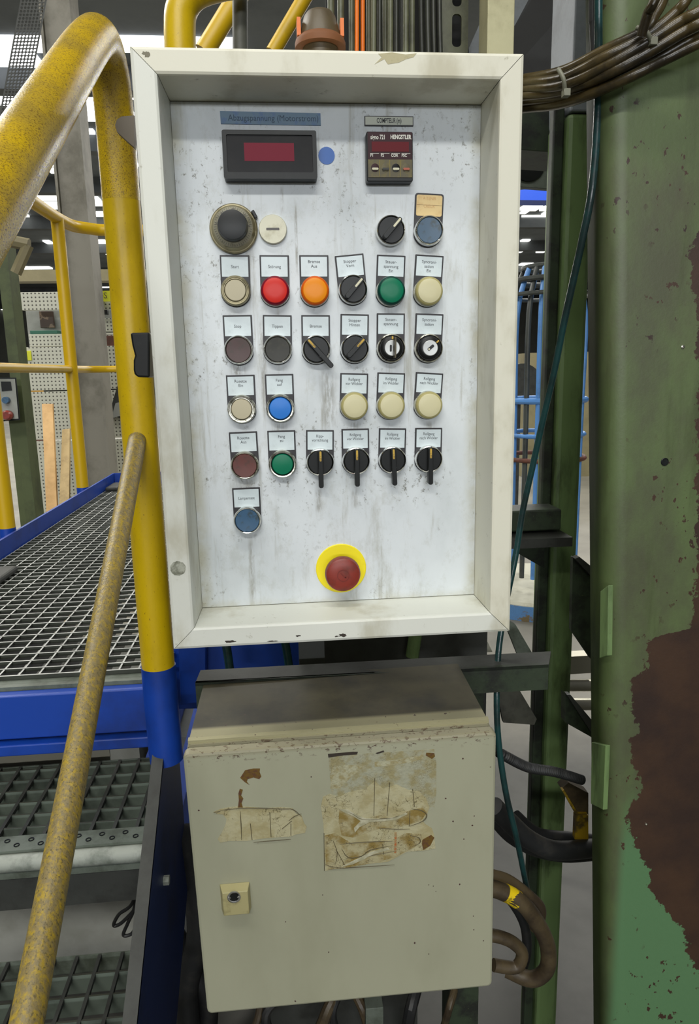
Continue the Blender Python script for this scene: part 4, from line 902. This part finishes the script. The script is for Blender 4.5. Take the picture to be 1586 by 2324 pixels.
cnt = {}; ORD = 'first second third fourth fifth sixth seventh eighth ninth tenth eleventh twelfth'.split()
CB = [(752,16,'sheath'),(773,16,'sheath'),(797,14,'sheath'),(811,10,'orange'),(823,10,'orange'),(836,13,'sheath'),(849,13,'sheath'),(861,12,'sheath_dk'),(873,13,'sheath'),(887,13,'sheath'),(899,11,'sheath_dk'),(911,11,'sheath_dk'),(922,14,'sheath'),(935,13,'sheath'),(948,13,'sheath_dk'),(962,12,'sheath_dk'),(975,11,'sheath_dk'),(989,12,'sheath_dk')]
for i, (px, w_, m_) in enumerate(CB):
    nm = {'sheath':'grey-green','orange':'orange','sheath_dk':'dark grey'}[m_]
    if m_ == 'orange': lab, grp = ('left' if px < 815 else 'right')+' one of the two orange cables above the cabinet', None
    else:
        cnt[m_] = cnt.get(m_, 0)+1; lab, grp = ORD[cnt[m_]-1]+' '+nm+' cable from the left in the vertical bundle above the cabinet', 'cables of the vertical bundle'
    vt('cable', px, w_, .30+.012*(i%3), m_, lab, 'cable', lean=(14 if i > 13 else 2*(i%3)-2), group=grp)
o = tag(obj('cable_backing', G().box(at(740,60,.4).x, at(1060,60,.4).x, .40, .41, 1.72, 2.4), M['black']), 'dark backing sheet behind the vertical cable bundle', 'sheet')
P0 = at(1000,200,.36); P1 = at(1060,200,.36); w_ = P1.x-P0.x
hol = []
for zt, zb in ((-120,-75),(-60,16),(33,108),(125,190)):
    a_ = at(1031, zt, .36).z; b_ = at(1031, zb, .36).z
    hol.append([(p[0], p[1]) for p in rrect(P0.x+w_*.40, P0.x+w_*.75, b_, a_, w_*.15)])
o = plate('slotted_rail', [(P0.x,1.6),(P1.x,1.6),(P1.x,2.3),(P0.x,2.3)], hol, .004, M['sheath'], None, upright(.36)); tag(o, 'grey-green slotted cable rail beside the vertical cables', 'rail')
tag(obj('pale_steel_plate', G().prism([pxz(a, b, .38) for a, b in ((1062,112),(1106,15),(1106,130),(1062,130))], .376, .384), M['greybar']), 'pale triangular steel plate left of the cream conduit', 'plate')
a_ = at(1106,60,.22); b_ = at(1167,60,.22)
tag(obj('cream_conduit', G().prism(rrect(a_.x, b_.x, 1.6, 2.5, .001), .22, .26), M['cream'], bevel=.004), 'cream square conduit rising behind the right end of the cabinet top', 'conduit')
tag(obj('diagonal_strut', G().hexa([at(1168,-30,.9),at(1215,-30,.9),at(1168,58,.9),at(1160,58,.9)],[at(1168,-30,.95),at(1215,-30,.95),at(1168,58,.95),at(1160,58,.95)]), M['greybar']), 'pale diagonal strut right of the cream conduit', 'strut')
tag(obj('dark_diagonal_beam', G().hexa([at(1225,-30,1.4),at(1330,-30,1.4),at(1170,150,1.4),at(1130,120,1.4)],[at(1225,-30,1.5),at(1330,-30,1.5),at(1170,150,1.5),at(1130,120,1.5)]), M['black']), 'dark diagonal beam in the upper right background', 'beam')
tag(obj('dark_machine_wall', G().box(at(1165,100,1.9).x, at(1420,100,1.9).x, 1.9, 2.0, at(1200,250,1.9).z, 3.2), M['black']), 'black machine housing behind the upper right cable bundle', 'machine housing')
# ============================================================ RIGHT COLUMNS
tc = thing('narrow_green_column', 'narrow green stained column right of the cabinet, grey at its upper end', 'column', (.46, .5, 0))
XA, XB, XC = .418, .437, .483
SKW = -.006
def vcol(name, xa, xb, y0, y1, z0, z1, m, bev=.003): return obj(name, G().box(xa, xb, y0, y1, z0, z1), m, tc, bevel=bev)
vcol('column_side_leg', .4145, .4345, .515, .535, 0, 1.99, M['green_dk'])
vcol('column_face', .4350, .4830, .500, .60, 0, 1.965, M['thincol'], .008)
vcol('upper_section', .4375, .4790, .498, .60, 1.966, 2.6, M['greybar'])
bc = thing('big_green_column', 'wide green steel column with peeling paint and brown rust, right edge', 'column', (.45, .2, 0))
# front face built as a bent sheet: flange, rounded corner, wide face; it leans very slightly
SL = -.055; ZT = 2.7; prof = [(.354,.168)]
prof += [(.384-.030*math.cos(k*PI/2/10), .150-.030*math.sin(k*PI/2/10)) for k in range(11)] + [(.95,.120),(.95,.168)]
def cxz(x, z): return x + SL*(z-1.34)
g = G(); vs = []
for x_, y_ in prof: vs += [(cxz(x_, 0), y_, 0), (cxz(x_, ZT), y_, ZT)]
n_ = len(prof)
g.add(vs, [(2*k, 2*(k+1), 2*(k+1)+1, 2*k+1) for k in range(n_-1)], True)
g.add([vs[0], vs[1], vs[-1], vs[-2]], [(0,1,2,3)])
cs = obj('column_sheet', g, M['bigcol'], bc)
q = at(1508,1048,.12); obj('drilled_hole', G().lathe([(.0052,0),(.0052,.0006),(.0045,.0010),(.0045,.0004),(.0004,.0003)], 24, (q.x,.1198,q.z)), M['blk'], bc)
for a, b, r in ((1549,787,.0022),(1466,1870,.0018)):
    q = at(a, b, .12); obj('small_screw', G().lathe([(r,0),(r,.001),(r*.4,.0013),(.0002,.0006)], 16, (q.x,.12,q.z)), M['chrome_worn'], bc)
# clamp strips welded to the left flank
for pl, zz in (([(1362,1342),(1380,1328),(1378,1488),(1360,1494)], 1.22), ([(1342,1684),(1374,1692),(1368,1838),(1340,1824)], 1.05)):
    xx = cxz(.354, zz); q_ = [atx(a, b, xx-.003) for a, b in pl]
    obj('welded_strip', G().prismx([(v.y, v.z) for v in q_], xx-.003, xx+.004), M['thincol'], bc, bevel=.0008)
# ============================================================ SUPPORT FRAME
def poly(name, pl, Y, dy, m, label, cat): return tag(obj(name, G().prism([pxz(a, b, Y) for a, b in pl], Y, Y+dy), M[m], bevel=.001), label, cat)
a_ = at(452,1530,.27); b_ = at(1246,1450,.27)
sf = thing('enclosure_rack', 'dark oily angle iron frame carrying the enclosures', 'frame', (.05, .28, 1.08))
F0, F1, F2, F3 = atz(443,1550,1.114), atz(1245,1508,1.114), atz(1250,1478,1.114), atz(455,1521,1.114)
obj('angle_top_flange', G().hexa([F0, F1, F2, F3], [v-Vector((0,0,.005)) for v in (F0, F1, F2, F3)]), M['dark'], sf)
obj('angle_front_flange', G().hexa([F0, F1, F1-Vector((0,0,.040)), F0-Vector((0,0,.040))], [v+Vector((0,.006,0)) for v in (F0, F1, F1-Vector((0,0,.040)), F0-Vector((0,0,.040)))]), M['green_dk'], sf)
obj('mounting_upright', G().box(-.05,-.01,.29,.31,.70,1.60), M['dark'], sf)
obj('cross_tube', G().box(.30,.425,.44,.50,1.262,1.300), M['green_dk'], sf, bevel=.003)
obj('cross_tube_flange', G().box(.30,.43,.40,.51,1.242,1.258), M['dark'], sf)
obj('diagonal_brace', G().prism([pxz(a, b, .42) for a, b in ((1140,1400),(1170,1418),(1218,1500),(1180,1500))], .42, .43), M['galv_dk'], sf)
obj('diagonal_brace', G().prism([pxz(a, b, .50) for a, b in ((1168,1168),(1180,1172),(1235,1225),(1235,1290),(1168,1252))], .50, .506), M['green_dk'], sf)
obj('speckled_plate', G().prism([pxz(a, b, .40) for a, b in ((1122,1540),(1162,1538),(1218,1632),(1212,1645),(1142,1640))], .40, .41), M['speck'], sf)
obj('inner_brace', G().prism([pxz(a, b, .34) for a, b in ((1300,1265),(1312,1266),(1386,1325),(1384,1345),(1362,1340),(1356,1500),(1340,1495),(1296,1430))], .34, .35), M['green_dk'], sf)
obj('inner_brace_edge', G().prism([pxz(a, b, .33) for a, b in ((1302,1266),(1312,1262),(1386,1322),(1380,1338),(1366,1335))], .325, .339), M['dark'], sf)
obj('lower_brace', G().prism([pxz(a, b, .34) for a, b in ((1283,1575),(1296,1590),(1378,1680),(1372,1700),(1340,1672),(1283,1640))], .34, .36), M['green_dk'], sf)
obj('lower_brace_edge', G().prism([pxz(a, b, .33) for a, b in ((1284,1574),(1292,1574),(1378,1676),(1372,1692),(1350,1676))], .325, .338), M['dark'], sf)
poly('green_cross_beam', [(1180,252),(1292,256),(1292,348),(1180,340)], .62, .12, 'green_dk', 'dark green cross beam below the right cable bundle', 'beam')
gp = poly('grey_gusset', [(1180,344),(1268,350),(1264,430),(1180,424)], .95, .02, 'galv_dk', 'grey gusset plate under the dark green cross beam', 'plate')
q = at(1205,364,.93); obj('dark_opening', G().lathe([(.040,0),(.040,.004),(.0005,.005)], 30, (q.x,.95,q.z)), M['blk'], gp)
obj('gusset_post', G().prism([pxz(a, b, .93) for a, b in ((1268,345),(1290,345),(1285,620),(1262,620))], .93, .95), M['galv_dk'], gp)
poly('crane_bridge', [(1175,432),(1205,428),(1262,437),(1262,455),(1175,454)], 9, .3, 'crane', 'blue crane bridge far behind on the right', 'crane')
# ============================================================ CABLES AND HOSES, RIGHT
strands = [
 [(1150,182,.26),(1195,178,.22),(1280,160,.15),(1370,115,.11),(1462,70,.085),(1485,35,.08),(1512,-20,.08),(1600,-260,.09)],
 [(1150,192,.26),(1195,188,.21),(1280,176,.14),(1370,131,.10),(1462,84,.085),(1530,30,.075),(1570,-20,.07),(1700,-240,.09)],
 [(1150,206,.26),(1195,202,.21),(1280,192,.14),(1372,152,.10),(1466,98,.08),(1540,50,.07),(1620,5,.06),(1900,-180,.08)],
 [(1150,222,.26),(1195,217,.21),(1280,205,.15),(1380,168,.10),(1476,116,.08),(1550,72,.07),(1630,30,.06),(1900,-120,.08)],
 [(1150,233,.27),(1195,228,.22),(1280,217,.16),(1380,190,.11),(1490,135,.09),(1560,95,.08),(1640,60,.07),(1900,-60,.08)],
 [(1150,250,.27),(1195,245,.23),(1270,236,.17),(1345,212,.12),(1440,170,.09),(1520,130,.085),(1640,75,.07),(1900,-20,.08)]]
for k, pl in enumerate(strands):
    tag(obj('oily_cable', G().tube([at(a, b, Y) for a, b, Y in pl], [.0059]*len(pl), 16, 8), M['rubber_br']), ['uppermost','second','third','fourth','fifth','lowest'][k]+' brown oily cable of the bundle at upper right, counted from the top', 'cable')
tag(obj('oily_cable', G().tube([at(1455,82,.07), at(1470,30,.06), at(1492,-20,.05), at(1560,-260,.08)], .0052, 14), M['rubber_br']), 'short brown cable branching straight up from the bundle at its tie', 'cable')
for k, (u, l, Y) in enumerate((((1266,156),(1282,212),.128),((1444,62),(1478,96),.075))):
    g = G(); a_, b_ = at(u[0], u[1], Y), at(l[0], l[1], Y); g.tube([a_, (a_+b_)/2+Vector((0,-.006,0)), b_], .0026, 8); g.box(b_.x-.003,b_.x+.005,b_.y-.005,b_.y+.004,b_.z-.004,b_.z+.004)
    tag(obj('cable_tie', g, M['tie'], bevel=.0006), ['grey cable tie around the bundle close to the cabinet','grey cable tie around the bundle in front of the green column'][k], 'cable tie')
hs = [(1362,-700,.10),(1358,-30,.12),(1358,100,.13),(1357,190,.14),(1356,260,.14),(1350,360,.14),(1340,450,.14),(1322,540,.15),(1300,640,.17),(1278,740,.19),(1258,840,.21),(1235,940,.23),(1208,1060,.25),(1186,1160,.26),(1170,1260,.26),(1146,1380,.25),(1131,1480,.235),(1127,1580,.215),(1131,1680,.205),(1148,1800,.205),(1172,1900,.22),(1196,2020,.26)]
tag(obj('teal_hose', G().tube([at(a, b, Y) for a, b, Y in hs], .0047, 14, 5), M['teal']), 'long dark teal hose running down past the right side of the cabinet', 'hose')
tag(obj('black_hose', G().tube([at(a, b, .138) for a, b in ((1349,-700),(1345,-30),(1346,60),(1350,140),(1352,200))], .0045, 12), M['rubber']), 'short black hose beside the teal hose at the top', 'hose')
tag(obj('corrugated_conduit', G().tube([at(a, b, Y) for a, b, Y in ((1120,1700,.22),(1150,1718,.22),(1200,1742,.24),(1260,1752,.26),(1320,1770,.28))], .0083, 16, 5, rib=.0035), M['rubber']), 'black corrugated conduit right of the lower enclosure', 'conduit')
for k, pl in enumerate([[(1120,1830,.26),(1155,1865,.27),(1200,1905,.28),(1260,1930,.29),(1345,1925,.32)],[(1120,1850,.32),(1160,1895,.33),(1215,1925,.345),(1280,1938,.355),(1345,1935,.37)],[(1170,1850,.38),(1220,1890,.38),(1290,1900,.39),(1345,1905,.41)]]):
    tag(obj('thick_black_hose', G().tube([at(a, b, Y) for a, b, Y in pl], [.016,.0145,.010][k], 16), M['rubber']), ['front','middle','thin rear'][k]+' black hose sagging between enclosure and big column', 'hose')
th = obj('taped_hose', G().tube([at(a, b, Y) for a, b, Y in ((1090,2010,.16),(1135,2022,.16),(1185,2050,.16),(1222,2100,.17),(1243,2150,.18),(1240,2200,.19),(1205,2222,.20),(1150,2200,.22))], .0125, 18), M['hose_brown']); tag(th, 'thick brown hose loop with yellow tape, right of the lower enclosure', 'hose')
obj('yellow_tape', G().tube([at(a, b, .16) for a, b in ((1146,2026),(1160,2033),(1174,2042))], .0130, 18), M['tape'], th)
tag(obj('upper_hose', G().tube([at(a, b, .20) for a, b in ((1100,1985),(1150,1998),(1200,2035),(1225,2065),(1215,2110))], .010, 16), M['hose_brown']), 'brown hose lying over the taped hose loop', 'hose')
tag(obj('inner_hose', G().tube([at(a, b, .20) for a, b in ((1090,2120),(1130,2125),(1165,2140),(1185,2165),(1170,2195),(1120,2190))], .010, 16), M['hose_brown']), 'smaller brown hose loop inside the taped loop', 'hose')
tag(obj('inner_hose', G().tube([at(a, b, .24) for a, b in ((1110,2000),(1160,2045),(1190,2100),(1195,2160),(1180,2215))], .008, 14), M['rubber']), 'dark hose passing behind the taped loop', 'hose')
yb = thing('yellow_bracket', 'grimy yellow bracket with a bolt left of the big green column', 'bracket', (at(1310,1800,.33).x, .33, .9))
obj('bracket_top', G().prism([pxz(a, b, .33) for a, b in ((1274,1790),(1290,1776),(1335,1800),(1335,1850),(1312,1852))], .33, .35), M['hose_brown'], yb)
obj('bracket_leg', G().prism([pxz(a, b, .32) for a, b in ((1306,1850),(1335,1850),(1335,1905),(1304,1905))], .32, .33), M['brack_y'], yb)
obj('bracket_edge', G().prism([pxz(a, b, .326) for a, b in ((1274,1792),(1278,1790),(1314,1850),(1308,1852))], .322, .332), M['brack_y'], yb)
# ============================================================ BLUE TUBULAR CAGE, RIGHT BACKGROUND
cgX, cgY = at(1256,910,3.6).x, 3.75
cg = thing('blue_tube_cage', 'light blue tubular cage on a round drum base, right background', 'cage', (cgX, cgY, 0))
def ring3(name, z, r, rt, m, n=28):
    pts_ = [(cgX+r*math.cos(2*PI*k/n), cgY+r*math.sin(2*PI*k/n), z) for k in range(n+1)]
    return obj(name, G().tube(pts_, rt, 10, straight=True), M[m], cg)
def zof(px, py): return at(px, py, cgY-.2).z
CR = .24
for ang, m in ((200,'cage'),(222,'cage_dk'),(240,'cage'),(318,'cage'),(150,'cage_dk'),(60,'cage'),(100,'cage')):
    a_ = math.radians(ang); x_, y_ = cgX+CR*math.cos(a_), cgY+CR*math.sin(a_)
    top = zof(1240, 600)
    obj('upright_tube', G().tube([(x_, y_, .20), (x_, y_, 1.2), (x_, y_, top-.28), (x_-(x_-cgX)*.35, y_-(y_-cgY)*.35, top)], .016, 12, 4), M[m], cg)
ring3('ring', zof(1250,910), CR+.012, .020, 'cage'); ring3('ring', zof(1250,990), CR+.012, .014, 'cage'); ring3('ring', zof(1250,1045), CR+.02, .015, 'rustbar')
ring3('ring', zof(1250,597), CR*.66, .016, 'cage_dk'); ring3('ring', zof(1250,628), CR*.9, .017, 'cage_dk'); ring3('ring', zof(1250,664), CR+.03, .013, 'cage_dk')
obj('drum_base', G().lathe([(.50,0),(.50,.10),(.48,.115),(.0005,.12)], 48, (cgX, cgY, .0), 'z'), M['drumtop'], cg)
obj('drum_side', G().lathe([(.505,.0),(.505,.095)], 48, (cgX, cgY, .001), 'z'), M['drum'], cg)
rcv = thing('roller_track', 'steel rollers with a flat guard between the two green columns', 'roller conveyor', (at(1310,1555,1.1).x, 1.1, 0))
obj('leg', G().box(at(1272,1555,1.1).x, at(1280,1555,1.1).x, 1.09, 1.13, 0, at(1300,1500,1.1).z), M['dark'], rcv)
for k, py in enumerate((1555,1598)):
    a_ = at(1270,py,1.1); b_ = at(1350,py,1.1)
    obj('steel_roller', G().tube([a_, b_], .0175, 20, straight=True), M['roller'], rcv)
obj('guard', G().box(at(1280,1505,1.1).x, at(1345,1505,1.1).x, 1.1, 1.14, at(1300,1530,1.1).z, at(1300,1490,1.1).z), M['roller'], rcv)
tag(obj('far_machine', G().box(at(1200,850,9).x, at(1420,850,9).x, 9, 10, 0, at(1250,800,9).z), M['beige']), 'beige machine far behind the blue cage', 'machine')
tag(obj('dark_wheel', G().lathe([(.2,0),(.2,.2),(.0005,.2)], 30, (at(1170,870,6.5).x, 6.5, at(1170,870,6.5).z)).box(at(1150,890,6.5).x, at(1175,890,6.5).x, 6.4, 6.5, 0, at(1188,905,6.5).z), M['dark']), 'dark round wheel behind the blue cage', 'wheel')  # dark wheel, standing on a plain added block
cq = atz(1231, 920, 0)
tag(obj('orange_cone', G().lathe([(.25,0),(.06,.9),(.0005,.9)], 16, (cq.x, cq.y, 0), 'z'), M['orange']), 'tiny orange cone beside the far machine', 'cone')
# ============================================================ BLUE TANK AND DARK MACHINERY BETWEEN / BELOW THE ENCLOSURES
poly('blue_machine_cover', [(395,1440),(702,1420),(703,1600),(385,1610)], .50, .05, 'blue', 'blue sheet cover seen between the two enclosures', 'cover')
poly('blue_side_cover', [(404,1440),(466,1436),(466,1592),(410,1600)], .46, .03, 'blue', 'narrow blue cover plate right of the handrail post', 'cover')
poly('grey_support_plate', [(703,1420),(748,1416),(748,1560),(703,1560)], .50, .05, 'galv_dk', 'grey plate beside the blue sheet cover', 'plate')
for k, (px, Y) in enumerate(((520,.40),(655,.42))):
    tag(obj('dark_hose', G().tube([at(px-14,1430,Y), at(px-4,1480,Y), at(px+4,1540,Y)], .0075, 12), M['teal']), ['left','right'][k]+' dark hose in front of the blue sheet cover', 'hose')
tag(obj('machine_block', G().box(-.02,.30,.46,.9,.75,1.23), M['dark']), 'dark oily machine block behind the lower enclosure', 'machine')
poly('machine_plate', [(1073,1440),(1098,1440),(1118,1480),(1073,1482)], .6, .02, 'drumtop', 'pale floor plate seen under the cabinet right corner', 'plate')
tag(obj('green_pipe', G().tube([at(945,1425,.44), at(935,1490,.44)], .012, 12, straight=True), M['thincol']), 'short green pipe below the middle of the cabinet', 'pipe')
# hoses at left of the lower enclosure
HL = [[(420,1890,.40),(440,2000,.42),(450,2120,.42),(425,2240,.44),(430,2340,.44)],[(400,1960,.5),(455,2000,.5),(470,2080,.5)],[(400,2040,.48),(450,2060,.48),(480,2050,.48)],[(395,2120,.46),(430,2180,.46),(470,2260,.46),(470,2340,.46)],[(405,1900,.55),(420,1960,.55),(470,1990,.55)]]
for k, pl in enumerate(HL):
    tag(obj('dark_hose', G().tube([at(a, b, Y) for a, b, Y in pl], [.022,.014,.016,.020,.012][k], 14), M['rubber']), ['thick vertical','curved upper','nearly level','slanting lower','thin topmost'][k]+' black hose left of the lower enclosure', 'hose')
tag(obj('pump_housing', G().lathe([(.06,0),(.075,.02),(.075,.10),(.05,.12),(.0005,.12)], 28, (at(435,2160,.62).x, .74, at(435,2160,.62).z)).box(at(435,2160,.62).x-.03, at(435,2160,.62).x+.03, .64, .74, 0, at(435,2160,.62).z), M['dark']), 'dark round pump housing left behind the lower enclosure', 'pump')
tag(obj('base_machine', G().box(-.16,.16,.42,.8,0,.62), M['dark']), 'dark machine base under the lower enclosure', 'machine')
for k in range(7):
    x_ = 560+k*72; r0 = random.Random(k)
    tag(obj('floor_cable', G().tube([at(x_, 2380, .30+.02*k), at(x_+r0.uniform(-40,40), 2300, .32), at(x_+r0.uniform(-60,60), 2220, .36), at(x_+r0.uniform(-60,60), 2120, .40)], .007+.002*(k%3), 10), M['rubber' if k%2 else 'hose_brown']),
        ORDW[k]+' hose from the left in the row hanging below the lower enclosure', 'hose')
poly('pump_block', [(830,2290),(870,2286),(870,2400),(830,2400)], .30, .06, 'galv_dk', 'small grey block below the lower enclosure', 'block')
# dark leg behind right of the lower box
tag(obj('support_post', G().box(.205,.26,.34,.40,0,1.05), M['green_dk']), 'dark green leg right behind the lower enclosure', 'leg')
cb_ = at(1215,430,9.1)
obj('bridge_hanger', G().box(cb_.x-.03, cb_.x+.03, 9.05, 9.15, cb_.z-.02, CZ+.06), M['beam'], bpy.data.objects['crane_bridge'])
